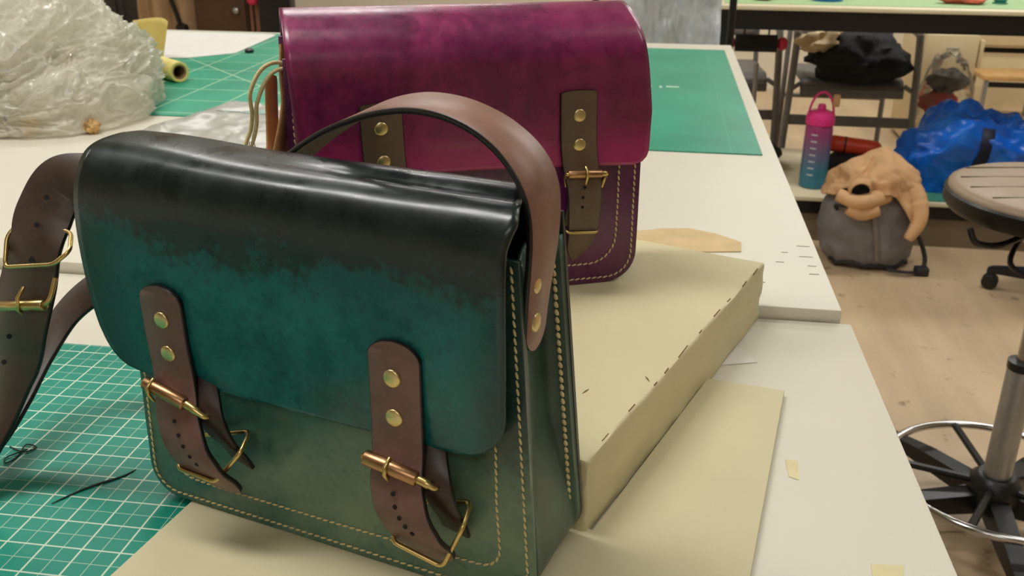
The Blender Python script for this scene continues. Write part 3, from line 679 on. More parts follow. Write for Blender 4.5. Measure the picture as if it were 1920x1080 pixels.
M['cardtube'] = plain('tape_roll_yellow', (226, 208, 120), .55, var=.08); M['cardcore'] = plain('cardboard_core', (150, 118, 80), .8); M['yellowpaper'] = plain('yellow_paper', (214, 190, 104), .65, var=.08)
def roll():
    a = Vector((-.915, 1.775, ZF+.0222)); d = Vector((-.80, .60, .02)).normalized(); r = .0200
    t = thing('film_roll', 'yellow hollow roll poking out of the plastic film heap', 'roll', a)
    MB().lathe([(r*.72, .30), (r*.72, .0008), (r*.76, 0), (r*.97, 0), (r, .0008), (r, .30), (r*.72, .30)], (0, 0, 0), 28, d).build('outer_wrap', M['cardtube'], t, 40)
    MB().lathe([(r*.60, .29), (r*.60, .001), (r*.715, .001), (r*.715, .29), (r*.60, .29)], (0, 0, 0), 28, d).build('cardboard_core', M['cardcore'], t, 40)
roll()
def folded():
    mb = MB().grid(lambda u, v: (-.06+.12*u, .02*math.sin(3*u)+.015*v, .002+.085*v+.012*math.sin(u*2.6)*v), 14, 10)
    o = mb.build('folded_paper', M['yellowpaper'], None, 40); o.location = (-1.09, 1.96, ZF+.002); o.rotation_euler = (R(-8), 0, R(-28)); solid(o, .0012, 0)
    setprops(o, 'yellow folded paper standing behind the hollow roll', 'paper')
folded()
def wbag():
    def fn(u, v):
        x, y = -.18+.40*u, -.15+.33*v; e = min(u, 1-u, v, 1-v)
        h = .014*max(0, min(1, e*5))*(1+.9*fbm((x*9, y*9, 3), 4))+.006*ridge((x*12, y*8, 7), 3)*min(1, e*6)
        wob = .018*fbm((u*4, v*4, 11), 3)
        return (x+wob, y+wob*.7, .0012+max(0, h))
    o = MB().grid(fn, 70, 60).build('plastic_bag', M['bagwhite'], None, 30); o.location = (-.60, 1.395, ZF+.0025); o.rotation_euler = (0, 0, R(-14)); solid(o, .0006, 0)
    setprops(o, 'flat white plastic bag left of the purple satchel', 'plastic bag')
    M['bagprint'] = plain('bag_print', (150, 176, 168), .5, var=.2)
    def fp(u, v):
        x, y = -.115+.085*u, .03+.045*v; uu = (x+.18)/.40; vv_ = (y+.15)/.33; p = Vector(fn(uu, vv_)); return (p.x, p.y, p.z+.0010)
    MB().grid(fp, 18, 12).build('printed_label', M['bagprint'], o, 30)
wbag()
M['orange'] = plain('orange_scrap', (196, 156, 96), .6, var=.3, scale=40)
for k, (x, y, s_, lb) in enumerate(((-.945, 1.335, .018, 'orange crumpled scrap at the left edge under the plastic film'), (-.862, 1.365, .015, 'small amber scrap at the front of the plastic film heap'))):
    def fn(u, v, s_=s_, k=k):
        a = 2*math.pi*u; ph = (v-.5)*math.pi; d = Vector((math.cos(a)*math.cos(ph), math.sin(a)*math.cos(ph), math.sin(ph)))
        return d*s_*(1+.5*fbm(d*2+Vector((k*7, 0, 0)), 3))*.8+Vector((0, 0, s_*.62))
    o = MB().grid(fn, 24, 14, True).build('wrapper_scrap', M['orange'], None, 25); o.location = (x, y, ZF+.001); setprops(o, lb, 'scrap')

# ------------------------------------------------------------------ back bench
M['bench'] = plain('black_bench', (16, 15, 17), .35, var=.3); M['benchtop'] = m_laminate('bench_laminate', (226, 214, 180)); M['kick'] = plain('grey_kick_panel', (120, 104, 84), .45, var=.12, scale=6)
M['greentop'] = plain('pale_green_mat', (160, 196, 140), .6, var=.05)
BX0, BX1, BY0, BY1, BZ = .205, 3.30, 3.615, 4.38, .868
bn = thing('workbench', 'black framed back bench with cream top and low shelf', 'bench', (BX0, BY0, 0))
MB().box((0, 0, BZ-.014), (BX1-BX0, BY1-BY0, BZ), .0015).build('benchtop', M['benchtop'], bn)
MB().box((.02, .008, .786), (BX1-BX0-.02, .03, BZ-.014)).build('apron', M['bench'], bn)
MB().box((.02, BY1-BY0-.03, .786), (BX1-BX0-.02, BY1-BY0-.008, BZ-.014)).build('apron', M['bench'], bn)
for lx in (.02, 2.2, BX1-BX0-.07):
    for ly in (.012, BY1-BY0-.062): MB().box((lx, ly, 0), (lx+.05, ly+.05, BZ-.014), .002).build('leg', M['bench'], bn)
MB().box((.02, 0, .160), (BX1-BX0-.02, BY1-BY0-.02, .176), .001).build('lower_shelf', M['benchtop'], bn)
MB().box((.02, .004, .112), (BX1-BX0-.02, .03, .160)).build('shelf_rail', M['bench'], bn)
MB().box((.02, .012, 0), (BX1-BX0-.02, .03, .112)).build('kick_panel', M['kick'], bn)
o = MB().box((.24, 3.69, BZ), (3.2, 4.33, BZ+.002)).build('cutting_mat', M['greentop']); setprops(o, 'pale green mat covering the back bench top', 'cutting mat')
M['shelfmat'] = plain('teal_shelf_mat', (66, 136, 110), .6)
o = MB().box((.80, 3.628, .176), (3.0, 4.1, .179)).build('cutting_mat', M['shelfmat']); setprops(o, 'teal mat on the low bench shelf under the blue bag', 'cutting mat')
# bits on the bench top
M['redbit'] = plain('red_bit', (140, 36, 34), .5); M['bluebit'] = plain('blue_bit', (30, 110, 190), .4); M['coral'] = plain('coral_bit', (214, 100, 74), .55); M['tealbit'] = plain('teal_bit', (40, 130, 116), .5)
def lump(name, label, cat, loc, s_, m, seed, n=(22, 12), amp=.35):
    def fn(u, v):
        a = 2*math.pi*u; ph = (v-.5)*math.pi; d = Vector((math.cos(a)*math.cos(ph), math.sin(a)*math.cos(ph), math.sin(ph)))
        k = 1+amp*fbm(d*1.6+Vector((seed, 0, 0)), 3); return (d.x*s_[0]*k, d.y*s_[1]*k, max(0, d.z*s_[2]*k+s_[2]*.8))
    o = MB().grid(fn, n[0], n[1], True).build(name, m, None, 50); o.location = loc; return setprops(o, label, cat)
lump('leather_offcut', 'dark red offcut on the back bench', 'scrap', (.385, 3.80, BZ+.002), (.035, .03, .014), M['redbit'], 2)
tb = thing('tape_roll', 'blue tape roll lying on the back bench', 'tape', (.62, 3.84, BZ+.002))
MB().lathe([(.030, 0), (.055, 0), (.057, .004), (.057, .026), (.055, .030), (.030, .030), (.030, 0)], seg=28).build('tape', M['bluebit'], tb)
MB().lathe([(.027, .002), (.030, .002), (.030, .028), (.027, .028), (.027, .002)], seg=28).build('core', M['cardcore'], tb)
lump('thread_pile', 'coral red bundle on the back bench', 'yarn', (1.10, 3.83, BZ+.002), (.075, .045, .026), M['coral'], 5, amp=.5)
sp = thing('thread_spool', 'teal thread spool beside the coral bundle', 'spool', (1.235, 3.86, BZ+.002))
MB().lathe([(.001, 0), (.026, 0), (.026, .004), (.019, .006), (.019, .044), (.026, .046), (.026, .05), (.001, .05)], seg=20).build('spool', M['tealbit'], sp)
MB().lathe([(.0192, .008), (.0235, .011), (.0235, .039), (.0192, .042)], seg=20).build('wound_thread', M['tealbit'], sp)
# pale sheeting hanging behind the far table
M['pale'] = m_film('pale_blue_sheeting', lin((238, 245, 250)), .06, .35)
def hang():
    def fn(u, v):
        x, z = .205-.36*u, .18+.86*v
        y = .05*ridge((x*5, z*2.2, 5), 4)+.022*fbm((x*16, z*7, 1), 4)+.02*math.sin(x*34)
        return (x, y, z)
    o = MB().grid(fn, 80, 120).build('pale_sheeting', M['pale'], None, 30); o.location = (0, 3.22, 0); solid(o, .002, 0); setprops(o, 'pale blue crumpled sheeting hanging at the left end of the back bench', 'sheeting')
    r_ = MB().tube([(.24, 3.22, 1.05), (-.2, 3.22, 1.05)], .012, 12).build('rail', M['bench'], None)
    t = thing('hanging_rack', 'dark rack behind the far table that carries the pale sheeting', 'rack', (0, 3.22, 0)); r_.parent = t; r_.location = (0, -3.22, 0)
    for x in (.235, -.2):
        MB().tube([(x, 0, .0), (x, 0, 1.05)], .012, 12).build('post', M['bench'], t); MB().box((x-.015, -.18, 0), (x+.015, .18, .02), .003).build('foot', M['bench'], t)
hang()

# water bottle on the shelf
def m_bottle():
    t = NT('bottle_gradient'); z = t.sep(t.coord())[2]
    col = t.ramp(t.math('DIVIDE', z, .26), [(.0, lin((26, 112, 138))), (.28, lin((62, 122, 146))), (.60, lin((120, 98, 132))), (.85, lin((156, 62, 118))), (1, lin((168, 50, 112)))])
    return t.set(col, .3, 0, .5, .2)
M['bottle'] = m_bottle(); M['pink'] = plain('pink_lid', (238, 54, 140), .4, var=.04); M['white'] = plain('white_print', (206, 206, 214), .6, var=.03); M['fob'] = plain('tan_tag', (214, 170, 120), .6)
bt = thing('water_bottle', 'tall bottle fading from pink to teal with a pink lid on the low shelf', 'bottle', (.640, 3.765, .176))
body = MB().lathe([(.001, 0), (.046, 0), (.0505, .004), (.0515, .02), (.0515, .225), (.050, .238), (.046, .246), (.001, .247)], seg=36).build('body', M['bottle'], bt)
MB().lathe([(.0475, .244), (.053, .248), (.0545, .262), (.054, .278), (.049, .292), (.030, .300), (.001, .300)], seg=36).build('lid', M['pink'], bt)
MB().lathe([(.001, .298), (.016, .298), (.015, .318), (.011, .324), (.001, .324)], seg=20).build('spout_cap', M['pink'], bt)
MB().tube([(math.cos(a)*.045, 0, .280+math.sin(a)*.088) for a in [math.pi*k/24 for k in range(25)]], .0045, 10).build('carry_handle', M['pink'], bt)
MB().box((.036, -.012, .315), (.062, .004, .362), .006).build('tag', M['fob'], bt)
for k in range(7):
    z = .055+.026*k; mbk = MB(); nn = 7
    for q in range(nn-1):
        a0, a1 = R(-128+26*q/(nn-1)), R(-128+26*(q+1)/(nn-1)); r_ = .0519
        mbk.add([(r_*math.cos(a0), r_*math.sin(a0), z), (r_*math.cos(a1), r_*math.sin(a1), z), (r_*math.cos(a1), r_*math.sin(a1), z+.005), (r_*math.cos(a0), r_*math.sin(a0), z+.005)], [[0, 1, 2, 3]])
    mbk.build('scale_mark', M['white'], body, 60)

# blue bag
def m_blue():
    t = NT('blue_tarp'); v = t.coord(); n = t.noise(v, 10, 4)
    col = t.ramp(n, [(.3, lin((6, 76, 176))), (.6, lin((16, 112, 226))), (.8, lin((60, 146, 244)))])
    t.bump(t.noise(v, 60, 4), .15, .004); return t.set(col, .28, 0, .5)
M['blue'] = m_blue(); M['navy'] = plain('navy_webbing', (14, 20, 48), .6)
bb = thing('tarp_bag', 'bright blue crinkled tarp bag on the low shelf behind the stool', 'bag', (1.262, 3.845, .180))
def fnb(u, v):
    a = 2*math.pi*u; ph = v*math.pi*.5; d = Vector((math.cos(a)*math.cos(ph)**.6, math.sin(a)*math.cos(ph)**.6, math.sin(ph)))
    q = d*1.25+Vector((3, 8, 2)); k = 1+.20*ridge(q, 3)-.10+.03*fbm(q*3, 2)
    pk = 1+.24*math.exp(-((d.x+.35)/.22)**2-((d.y+.1)/.6)**2)
    sk = .62+.38*min(1, v*2.2)
    return (d.x*.29*k*(.80+.2*sk), d.y*.19*k*sk, max(0, d.z*.255*k*pk))
ob = MB().grid(fnb, 110, 60, True).build('bag_body', M['blue'], bb, 50)
hd = []
for k in range(22):
    f = k/21; x = -.060+.030*f; best = None
    for i in range(55, 110):                                        # front half of the bag only
        q = Vector(fnb(i/110, .06+.62*f)); dd = abs(q.x-x)
        if best is None or dd < best[0]: best = (dd, q)
    hd.append(best[1]+Vector((0, -.007, .002)))
hd = [sum((hd[max(0, min(21, i+d))] for d in (-2, -1, 0, 1, 2)), Vector())/5 for i in range(22)]
strap_part('webbing_handle', hd, [Vector((.022, 0, 0))]*22, .004, bb, M['navy'], 0, 0, 60)
# orange-red tube on the shelf
M['redtube'] = plain('orange_red_tube', (206, 62, 34), .4, var=.1)
rt_ = thing('red_tube', 'orange red rounded tube on the shelf behind the bottle', 'tube', (.80, 3.90, .180+.13))
MB().lathe([(.001, -.11), (.02, -.105), (.031, -.09), (.033, -.07), (.033, .07), (.031, .09), (.02, .105), (.001, .11)], seg=24, axis=(1, -.12, -.08)).build('tube', M['redtube'], rt_)
MB().lathe([(.0338, -.035), (.0338, -.028), (.033, -.028), (.033, -.035), (.0338, -.035)], seg=24, axis=(1, -.12, -.08)).build('band', M['bench'], rt_)
M['darkcloth'] = plain('dark_cloth', (22, 21, 24), .8, var=.3, scale=18, bump=.2)
lump('tool_pouch', 'black tool pouch on the shelf under the red tube', 'pouch', (.80, 3.90, .179), (.13, .09, .058), M['darkcloth'], 13, (30, 16), .2)

# backpack with tan garment
M['greyfab'] = plain('grey_nylon', (128, 125, 128), .62, var=.22, scale=14, bump=.15); M['greydark'] = plain('charcoal_trim', (36, 34, 36), .6); M['tan'] = plain('tan_cotton', (214, 170, 124), .8, var=.10, scale=10, bump=.15)
bp = thing('backpack', 'grey slumped backpack on the floor beneath the tan garment', 'backpack', (.800, 3.42, 0))
def packp(a, ph, grow=0.):
    d = Vector((math.cos(a)*abs(math.cos(ph))**.55, math.sin(a)*abs(math.cos(ph))**.55, math.sin(ph)))
    q = d*1.8+Vector((1, 6, 2)); k = 1+.07*fbm(q, 3)+.05*(ridge(q*1.2, 3)-.6)
    z = d.z*.165*k+.155; x = d.x*(.155+.02*(1-z/.3))*k-.02*(z/.3); y = d.y*.115*k
    n_ = Vector((d.x, d.y, d.z)).normalized()
    return Vector((x, y, max(0, z)))+n_*grow
MB().grid(lambda u, v: packp(2*math.pi*u, (v-.5)*math.pi), 72, 44, True).build('pack_body', M['greyfab'], bp, 60)
MB().tube([packp(R(200+160*k/40), R(-52), .004) for k in range(41)], .007, 8).build('base_piping', M['greydark'], bp)
mbp = [packp(R(262+16*f), R(55-95*f), .006) for f in [k/14 for k in range(15)]]
strap_part('webbing_strap', mbp, [Vector((.009, 0, .002))]*15, .003, bp, plain('grey_webbing', (128, 122, 116), .7), 0, 0, 50)
MB().tube(catmull([(.13, -.03, .17), (.165, -.06, .11), (.185, -.08, .05), (.175, -.10, .012)], 24), .008, 8).build('shoulder_strap', M['greydark'], bp)
MB().tube(catmull([(.175, -.10, .012), (.12, -.13, .016), (.05, -.125, .02)], 20), .0055, 8).build('strap_tail', M['greydark'], bp)
MB().box((.150, -.125, .002), (.195, -.085, .030), .004).build('strap_buckle', M['greydark'], bp)
MB().tube(catmull([(-.13, -.06, .21), (-.145, -.09, .235), (-.11, -.11, .24), (-.085, -.10, .215)], 20), .006, 8).build('grab_handle', M['greydark'], bp)
gm = thing('tan_garment', 'tan cotton garment bunched on top of the grey backpack', 'garment', (.800, 3.40, .165))
def gfn(u, v):
    a = 2*math.pi*u
    ext = 58+20*math.cos(a-R(10))+18*math.exp(-((math.degrees(a)-318)/22)**2)+16*math.exp(-((math.degrees(a)-190)/26)**2)+7*math.sin(4*a+1)+5*math.sin(7*a)       # how far it hangs down, degrees from the top
    if R(240) < a < R(300): ext -= 12
    th = R(90)-R(ext)*v
    p = packp(a, th, .020)-Vector((0, 0, .165))
    q = Vector((p.x*9, p.y*9, p.z*7)); amp = min(1, v*2.5)
    p += Vector((math.cos(a), math.sin(a), .5))*(.020*(ridge(q, 3)-.5)+.010*fbm(q*2.5, 3))*amp
    p.z += .055*(1-v)**2+.03*math.exp(-((p.x-.01)/.06)**2)
    return p
g_ = MB().grid(gfn, 96, 36, True).build('body_cloth', M['tan'], gm, 60); solid(g_, .004, 0)
def sleeve(nm, pts, rs, parent):
    P = catmull(pts, 40); rr = [rs[0]+(rs[1]-rs[0])*k/39 for k in range(40)]
    rr = [r*(1+.06*noise.noise(Vector((k*.35, len(nm), 0)))) for k, r in enumerate(rr)]
    return solid(MB().tube(P, rr, 18, False, False).build(nm, M['tan'], parent, 70), .004, 1)
sleeve('sleeve', [(.09, -.04, .135), (.120, -.075, .095), (.128, -.105, .035), (.100, -.118, -.025)], (.044, .012), gm)
sleeve('sleeve', [(.01, -.08, .120), (-.045, -.130, .112), (-.095, -.142, .108), (-.150, -.115, .122)], (.028, .018), gm)
sleeve('hood_opening', [(-.085, -.12, .150), (-.085, -.145, .144)], (.034, .030), gm)
MB().lathe([(.0001, 0), (.030, 0)], (-.085, -.138, .146), 20, (0, -1, -.15)).build('hood_shade_disc', M['darkcloth'], gm)  # dark disc stands in for the shade inside the hood opening
sleeve('cuff', [(-.02, -.125, .080), (-.070, -.140, .066), (-.118, -.135, .082)], (.022, .016), gm)

# ------------------------------------------------------------------ stools
M['seatvinyl'] = plain('taupe_vinyl', (150, 128, 102), .45, var=.06, scale=8); M['seam'] = plain('seat_seam_vinyl', (104, 86, 66), .5); M['blackpl'] = plain('black_plastic', (20, 19, 19), .38); M['chrome'] = plain('chrome', (200, 200, 200), .16, 1.0, .05); M['steel'] = plain('brushed_steel', (168, 168, 166), .34, .75, .05)
def stool(label, x, y, rz, zs, ring_r, zr):
    t = thing('drafting_stool', label, 'stool', (x, y, 0), rz, None)
    st = MB().lathe([(.001, zs-.035), (.170, zs-.035), (.188, zs-.030), (.196, zs-.018), (.194, zs-.006), (.180, zs), (.120, zs+.002), (.001, zs+.002)], seg=48).build('seat', M['seatvinyl'], t, 60)
    MB().lathe([(.150, zs-.052), (.192, zs-.048), (.2005, zs-.036), (.2005, zs-.016), (.197, zs-.012), (.150, zs-.036), (.150, zs-.052)], seg=48).build('seat_rim', M['blackpl'], t, 40)
    for k in range(-2, 3):
        h = .18*math.cos(math.asin(min(1, abs(k*.066)/.195)))*.95
        MB().tube([(-h, k*.066, zs+.0012), (0, k*.066, zs+.0022), (h, k*.066, zs+.0012)], .0012, 6).build('seat_seam', M['seam'], st)
    MB().box((-.07, -.05, zs-.085), (.07, .05, zs-.050), .004).build('mechanism', M['blackpl'], t)
    MB().tube(catmull([(-.05, -.03, zs-.07), (-.13, -.07, zs-.085), (-.185, -.09, zs-.075), (-.20, -.085, zs-.05)], 24), .006, 8).build('lever', M['blackpl'], t)
    MB().tube(catmull([(-.03, .03, zs-.08), (-.12, -.10, zs-.115), (-.02, -.16, zs-.125), (.08, -.10, zs-.09)], 24), .005, 8).build('lever', M['blackpl'], t)
    MB().lathe([(.014, .36), (.014, zs-.05)], seg=18).build('gas_piston', M['chrome'], t)
    MB().lathe([(.027, .08), (.027, .385), (.024, .39), (.015, .39), (.015, .08)], seg=24).build('outer_column', M['steel'], t)
    MB().lathe([(.0275, .383), (.0285, .385), (.0285, .400), (.015, .402)], seg=24).build('column_collar', M['blackpl'], t)
    MB().lathe([(.028, zr-.05), (.050, zr-.045), (.055, zr-.02), (.050, zr+.010), (.036, zr+.022), (.028, zr+.022)], seg=24).build('hub', M['blackpl'], t)
    MB().tube([(ring_r*math.cos(a), ring_r*math.sin(a), zr+.012) for a in [2*math.pi*k/56 for k in range(56)]], .0085, 10, True).build('foot_ring', M['chrome'], t, 60)
    for k in range(5):
        a = 2*math.pi*k/5+.3; MB().tube([(.04*math.cos(a), .04*math.sin(a), zr), (ring_r*math.cos(a), ring_r*math.sin(a), zr+.012)], .008, 8).build('ring_spoke', M['blackpl'], t)
    for k in range(5):
        a = 2*math.pi*k/5+.72; c, s_ = math.cos(a), math.sin(a)
        lg = MB().add([Vector((c*r-s_*w_, s_*r+c*w_, z)) for r, w_, z0, z1 in ((.03, .026, .062, .105), (.18, .022, .062, .095), (.285, .016, .060, .080), (.30, .012, .058, .072)) for w_, z in ((-w_, z0), (w_, z0), (w_*.8, z1), (-w_*.8, z1))],
                      [[0, 1, 2, 3][::-1], [12, 13, 14, 15]]+[[i*4+j, i*4+(j+1) % 4, i*4+4+(j+1) % 4, i*4+4+j] for i in range(3) for j in range(4)]).build('base_leg', M['blackpl'], t, 30)
        MB().lathe([(.010, .045), (.010, .066)], (.282*c, .282*s_, 0), 12).build('caster_stem', M['blackpl'], lg)
        MB().lathe([(.001, -.020), (.018, -.020), (.026, -.016), (.0265, -.004), (.022, -.002), (.022, .002), (.0265, .004), (.026, .016), (.018, .020), (.001, .020)], (.282*c+.006*c, .282*s_, .0265), 18, (-s_, c, 0)).build('caster_wheel', M['blackpl'], lg)
    return t
stool('round drafting stool with taupe ribbed seat at the right edge', .752, 1.810, R(8), .752, .215, .118)
stool('second swivel stool mostly outside the frame, only its caster feet showing', 1.435, 3.115, R(116), .56, .245, .22)

# ------------------------------------------------------------------ chairs behind the bench
M['greypl'] = plain('grey_chair_plastic', (112, 108, 104), .5, var=.1); M['greytube'] = plain('grey_chair_tube', (128, 123, 118), .4, var=.1)
def chair(label, x, y, rz):
    t = thing('stacking_chair', label, 'chair', (x, y, 0), rz)
    def seatf(u, v):
        X, Y = -.225+.45*u, -.21+.42*v; return (X, Y, .455-.018*math.sin(math.pi*u)*math.sin(math.pi*min(1, v*1.1))-.045*max(0, 1-v*8)**2)
    solid(MB().grid(seatf, 24, 24).build('seat', M['greypl'], t, 60), .016, 0)
    MB().box((-.225, -.222, .385), (.225, -.206, .425), .005).build('seat_lip', M['greypl'], t)
    def backf(u, v):
        X = -.22+.44*u; return (X, .235+.03*v-.04*math.sin(math.pi*u), .58+.22*v)
    solid(MB().grid(backf, 20, 12).build('backrest', M['greypl'], t, 60), .014, 0)
    for s_ in (-1, 1):
        MB().tube(catmull([(s_*.285, -.235, 0), (s_*.275, -.225, .30), (s_*.262, -.205, .62), (s_*.260, -.17, .665), (s_*.260, .05, .67), (s_*.255, .22, .68)], 40), .0165, 10).build('front_leg', M['greytube'], t)
        MB().tube([(s_*.245, .25, 0), (s_*.240, .24, .45), (s_*.232, .275, .80)], .013, 10).build('rear_leg', M['greytube'], t)
        MB().tube([(s_*.225, -.20, .44), (s_*.275, -.225, .41)], .011, 8).build('side_bracket', M['greytube'], t)
    MB().box((-.275, -.228, .255), (.275, -.205, .300), .004).build('front_stretcher', M['greypl'], t)
    MB().tube([(-.24, .245, .30), (.24, .245, .30)], .011, 8).build('rear_stretcher', M['greytube'], t)
    return t
chair('grey stacking chair behind the bench with a black jacket on its seat', .885, 4.72, R(0))
chair('grey stacking chair behind the bench, at its left end', .28, 4.78, R(4))
jk = lump('jacket', 'black bunched jacket on the grey chair behind the bench', 'jacket', (.90, 4.60, .452), (.21, .17, .12), M['darkcloth'], 21, (48, 26), .35)
lump('wrapped_paper', 'cream crumpled paper on the grey chair beside the black jacket', 'paper', (.735, 4.52, .58), (.09, .06, .05), plain('cream_paper', (214, 190, 148), .7), 33, (30, 16), .6)
M['hotpink'] = plain('pink_red_cap', (214, 50, 84), .45, var=.05)
rl = thing('foam_roller', 'black roller with pink red round ends under the back bench', 'roller', (.415, 4.22, .654))
MB().lathe([(.001, -.085), (.036, -.085), (.036, .085), (.001, .085)], seg=20, axis=(1, 0, 0)).build('roller', M['darkcloth'], rl)
for s_ in (-1, 1):
    MB().lathe([(.0001, -.022), (.018, -.019), (.027, -.008), (.027, .008), (.018, .019), (.0001, .022)], (s_*.108, 0, 0), 18, (1, 0, 0)).build('end_cap', M['hotpink'], rl)
MB().tube([(-.05, 0, .03), (-.05, 0, .137)], .004, 8).build('hanger', M['bench'], rl); MB().tube([(.05, 0, .03), (.05, 0, .137)], .004, 8).build('hanger', M['bench'], rl)
o = MB().tube([(.445, 4.30, .176), (.435, 4.30, .56)], .010, 12).build('steel_rod', M['steel']); setprops(o, 'thin steel rod standing on the bench shelf at the left', 'rod')
lump('cloth_pile', 'dark cloth pile under the left end of the back bench', 'cloth', (.40, 4.05, .176), (.14, .18, .07), M['darkcloth'], 51, (36, 18), .3)

# clear bag with red and grey contents
M['clear'] = m_film('clear_bag', lin((230, 224, 206)), .86, .2); M['red2'] = plain('red_fabric', (206, 70, 66), .7); M['grey2'] = plain('grey_fabric', (86, 80, 78), .7)
cb = thing('clear_bag', 'clear plastic bag with red and grey contents behind the blue bag', 'bag', (1.32, 4.62, 0))
def fcb(u, v):
    a = 2*math.pi*u; ph = (v-.5)*math.pi; d = Vector((math.cos(a)*math.cos(ph)**.5 if math.cos(ph) > 0 else 0, math.sin(a)*max(0, math.cos(ph))**.5, math.sin(ph)))
    k = 1+.12*fbm(d*2.4+Vector((6, 1, 0)), 4); return (d.x*.135*k*(1-.25*max(0, d.z)), d.y*.11*k, max(0, .28+d.z*.29*k))
MB().grid(fcb, 48, 30, True).build('clear_film', M['clear'], cb, 30)
def blob(nm, c, s_, m, seed):
    def fn(u, v):
        a = 2*math.pi*u; ph = (v-.5)*math.pi; d = Vector((math.cos(a)*math.cos(ph), math.sin(a)*math.cos(ph), math.sin(ph))); k = 1+.25*fbm(d*2+Vector((seed, 0, 0)), 3)
        return (c[0]+d.x*s_[0]*k, c[1]+d.y*s_[1]*k, c[2]+d.z*s_[2]*k)
    return MB().grid(fn, 28, 16, True).build(nm, m, cb, 60)
blob('red_bundle', (-.03, -.01, .355), (.085, .07, .055), M['red2'], 3); blob('grey_bundle', (.0, .0, .455), (.085, .07, .055), M['grey2'], 8); blob('pale_bundle', (0, 0, .16), (.10, .085, .13), plain('beige_fabric', (206, 186, 150), .7), 12)

# far right: white cabinet, low wooden stool, wall units
M['cream'] = plain('cream_cabinet', (226, 206, 164), .5, var=.05, scale=4); M['oak'] = plain('pale_oak', (206, 164, 106), .5, var=.15, scale=20); M['black'] = plain('black_gap', (12, 11, 10), .7)
wc = thing('storage_cabinet', 'cream storage cabinet standing beyond the back bench', 'cabinet', (1.475, 5.2, 0))
MB().box((-.14, 0, .02), (.13, .42, .72), .004).build('carcass', M['cream'], wc)
for k in range(2): 
    d_ = MB().box((-.13, -.018, .06+.27*k), (.12, -.001, .315+.27*k), .004).build('drawer', M['cream'], wc); MB().tube([(-.03, -.028, .25+.27*k), (.03, -.028, .25+.27*k)], .005, 8).build('drawer_pull', M['steel'], d_)
MB().box((.135, -.005, .42), (.155, .03, .56), .004).build('side_handle', M['cream'], wc)
MB().box((-.12, .02, 0), (.11, .40, .02)).build('plinth', M['black'], wc)
ws = thing('wooden_stool', 'low pale wooden stool near the back wall', 'stool', (2.06, 6.0, 0))
MB().box((-.19, -.12, .245), (.19, .16, .275), .006).build('seat', M['oak'], ws)
for x in (-.165, .165):
    for y in (-.10, .135): MB().box((x-.012, y-.012, 0), (x+.012, y+.012, .245), .002).build('leg', M['steel'], ws)
MB().box((-.155, -.105, .205), (.155, -.095, .235)).build('rail', M['black'], ws)
wu = thing('wall_cabinet', 'cream wall unit above a dark gap along the back wall', 'cabinet', (2.3, 6.32, 0))
MB().box((-.62, 0, .37), (1.2, .36, .95), .004).build('carcass', M['cream'], wu); MB().box((-.62, .04, .335), (1.2, .36, .37)).build('shadow_gap', M['black'], wu); MB().box((-.62, .02, 0), (1.2, .36, .335)).build('base_panel', M['cream'], wu)  # black strip under the carcass paints the shadow gap
for x in (-.60, -.02, .57): MB().box((x, -.016, .385), (x+.56, 0, .935), .004).build('door', M['cream'], wu)

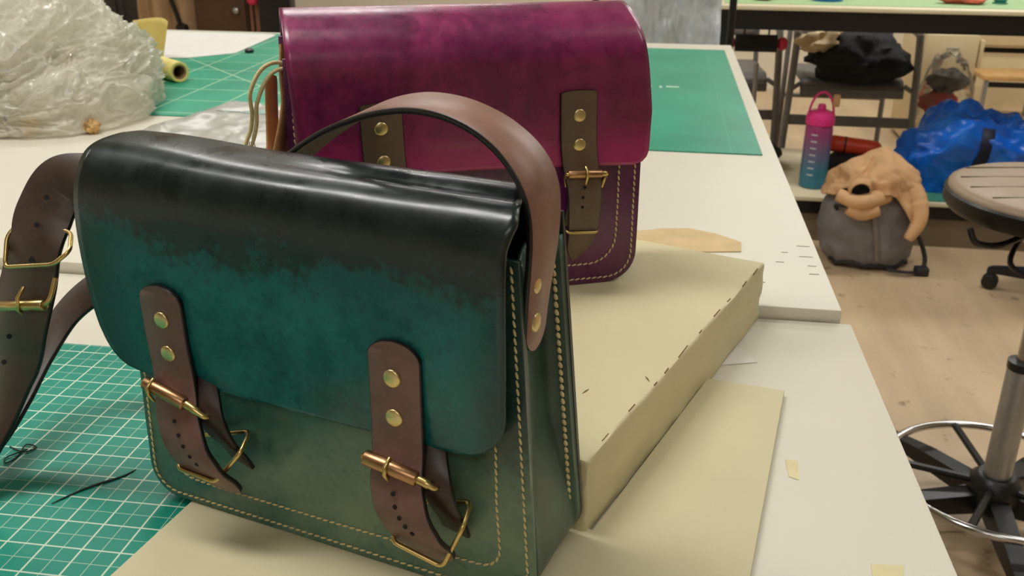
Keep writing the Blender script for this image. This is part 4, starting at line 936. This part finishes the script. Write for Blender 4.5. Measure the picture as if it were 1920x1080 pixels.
# far left: cupboards, coat, post
M['brown'] = plain('dark_brown_door', (78, 50, 28), .45, var=.2, scale=6); M['beige'] = plain('beige_coat', (176, 142, 104), .85, var=.1, scale=6); M['pinkish'] = plain('pinkish_board', (150, 102, 76), .6); M['grey3'] = plain('dark_grey_cabinet', (46, 40, 36), .5)
cu = thing('cupboard', 'dark brown cupboard with a round knob against the left back', 'cupboard', (-2.25, 4.9, 0))
MB().box((-.145, 0, .05), (.145, .42, .92), .004).build('carcass', M['brown'], cu); dr = MB().box((-.138, -.02, .06), (.138, -.001, .91), .004).build('door', M['brown'], cu)
MB().lathe([(.006, 0), (.006, .012), (.014, .016), (.016, .024), (.010, .030), (.0001, .031)], (.095, -.02, .655), 16, (0, -1, 0)).build('knob', M['steel'], dr); MB().box((-.13, .03, 0), (.13, .40, .05)).build('plinth', M['black'], cu)
bd = MB().box((-2.10, 4.905, 0), (-2.03, 4.945, 1.1), .002).build('board', M['pinkish']); setprops(bd, 'narrow reddish board leaning right of the brown cupboard', 'board')
o = lump('red_ball', 'red ball on a black post by the brown cupboard', 'ball', (0, 0, 0), (.03, .03, .03), M['hotpink'], 1, (20, 12), 0.); o.location = (-2.058, 4.86, .687)
hk = MB().tube([(-2.058, 4.86, 0), (-2.058, 4.86, .69)], .006, 8).build('ball_stem', M['bench']); hk.parent = o; hk.location = (2.058, -4.86, -.687)
pp = thing('post', 'black post left of the purple satchel in the background', 'post', (-1.93, 4.86, 0)); MB().box((-.085, -.04, 0), (.085, .04, 1.3), .003).build('shaft', M['bench'], pp); MB().box((-.09, -.05, 0), (.09, .16, .02), .003).build('base', M['bench'], pp)
def coat():
    t = thing('coat', 'beige coat hanging left of the brown cupboard', 'coat', (-2.57, 4.92, 0))
    def fn(u, v):
        x = -.165+.33*u; z = .35+.85*v; return (x*(1-.25*v), .03*math.sin(x*42+v)+.012*fbm((x*8, z*4, 2), 3), z)
    solid(MB().grid(fn, 50, 40).build('coat_cloth', M['beige'], t, 60), .01, 0)
    MB().tube(catmull([(.06, -.04, .95), (.055, -.05, .75), (.085, -.05, .62), (.10, -.05, .56)], 20), .012, 8).build('bag_strap', M['bench'], t)
    MB().lathe([(.001, -.04), (.03, -.03), (.035, 0), (.03, .03), (.001, .04)], (.105, -.05, .545), 14).build('strap_clasp', M['bench'], t)
    MB().tube([(0, .03, 1.18), (0, .03, 1.26), (0, .45, 1.27)], .008, 8).build('hook', M['steel'], t)
coat()
gc = thing('cabinet', 'dark grey cabinet behind the plastic film heap', 'cabinet', (-3.35, 4.9, 0))
MB().box((-.85, 0, .03), (.55, .45, .90), .004).build('carcass', M['grey3'], gc)
for k in range(3): MB().box((-.84+.46*k, -.018, .05), (-.40+.46*k, -.001, .88), .004).build('door', M['grey3'], gc)
MB().box((-.83, .04, 0), (.53, .43, .03)).build('plinth', M['black'], gc)
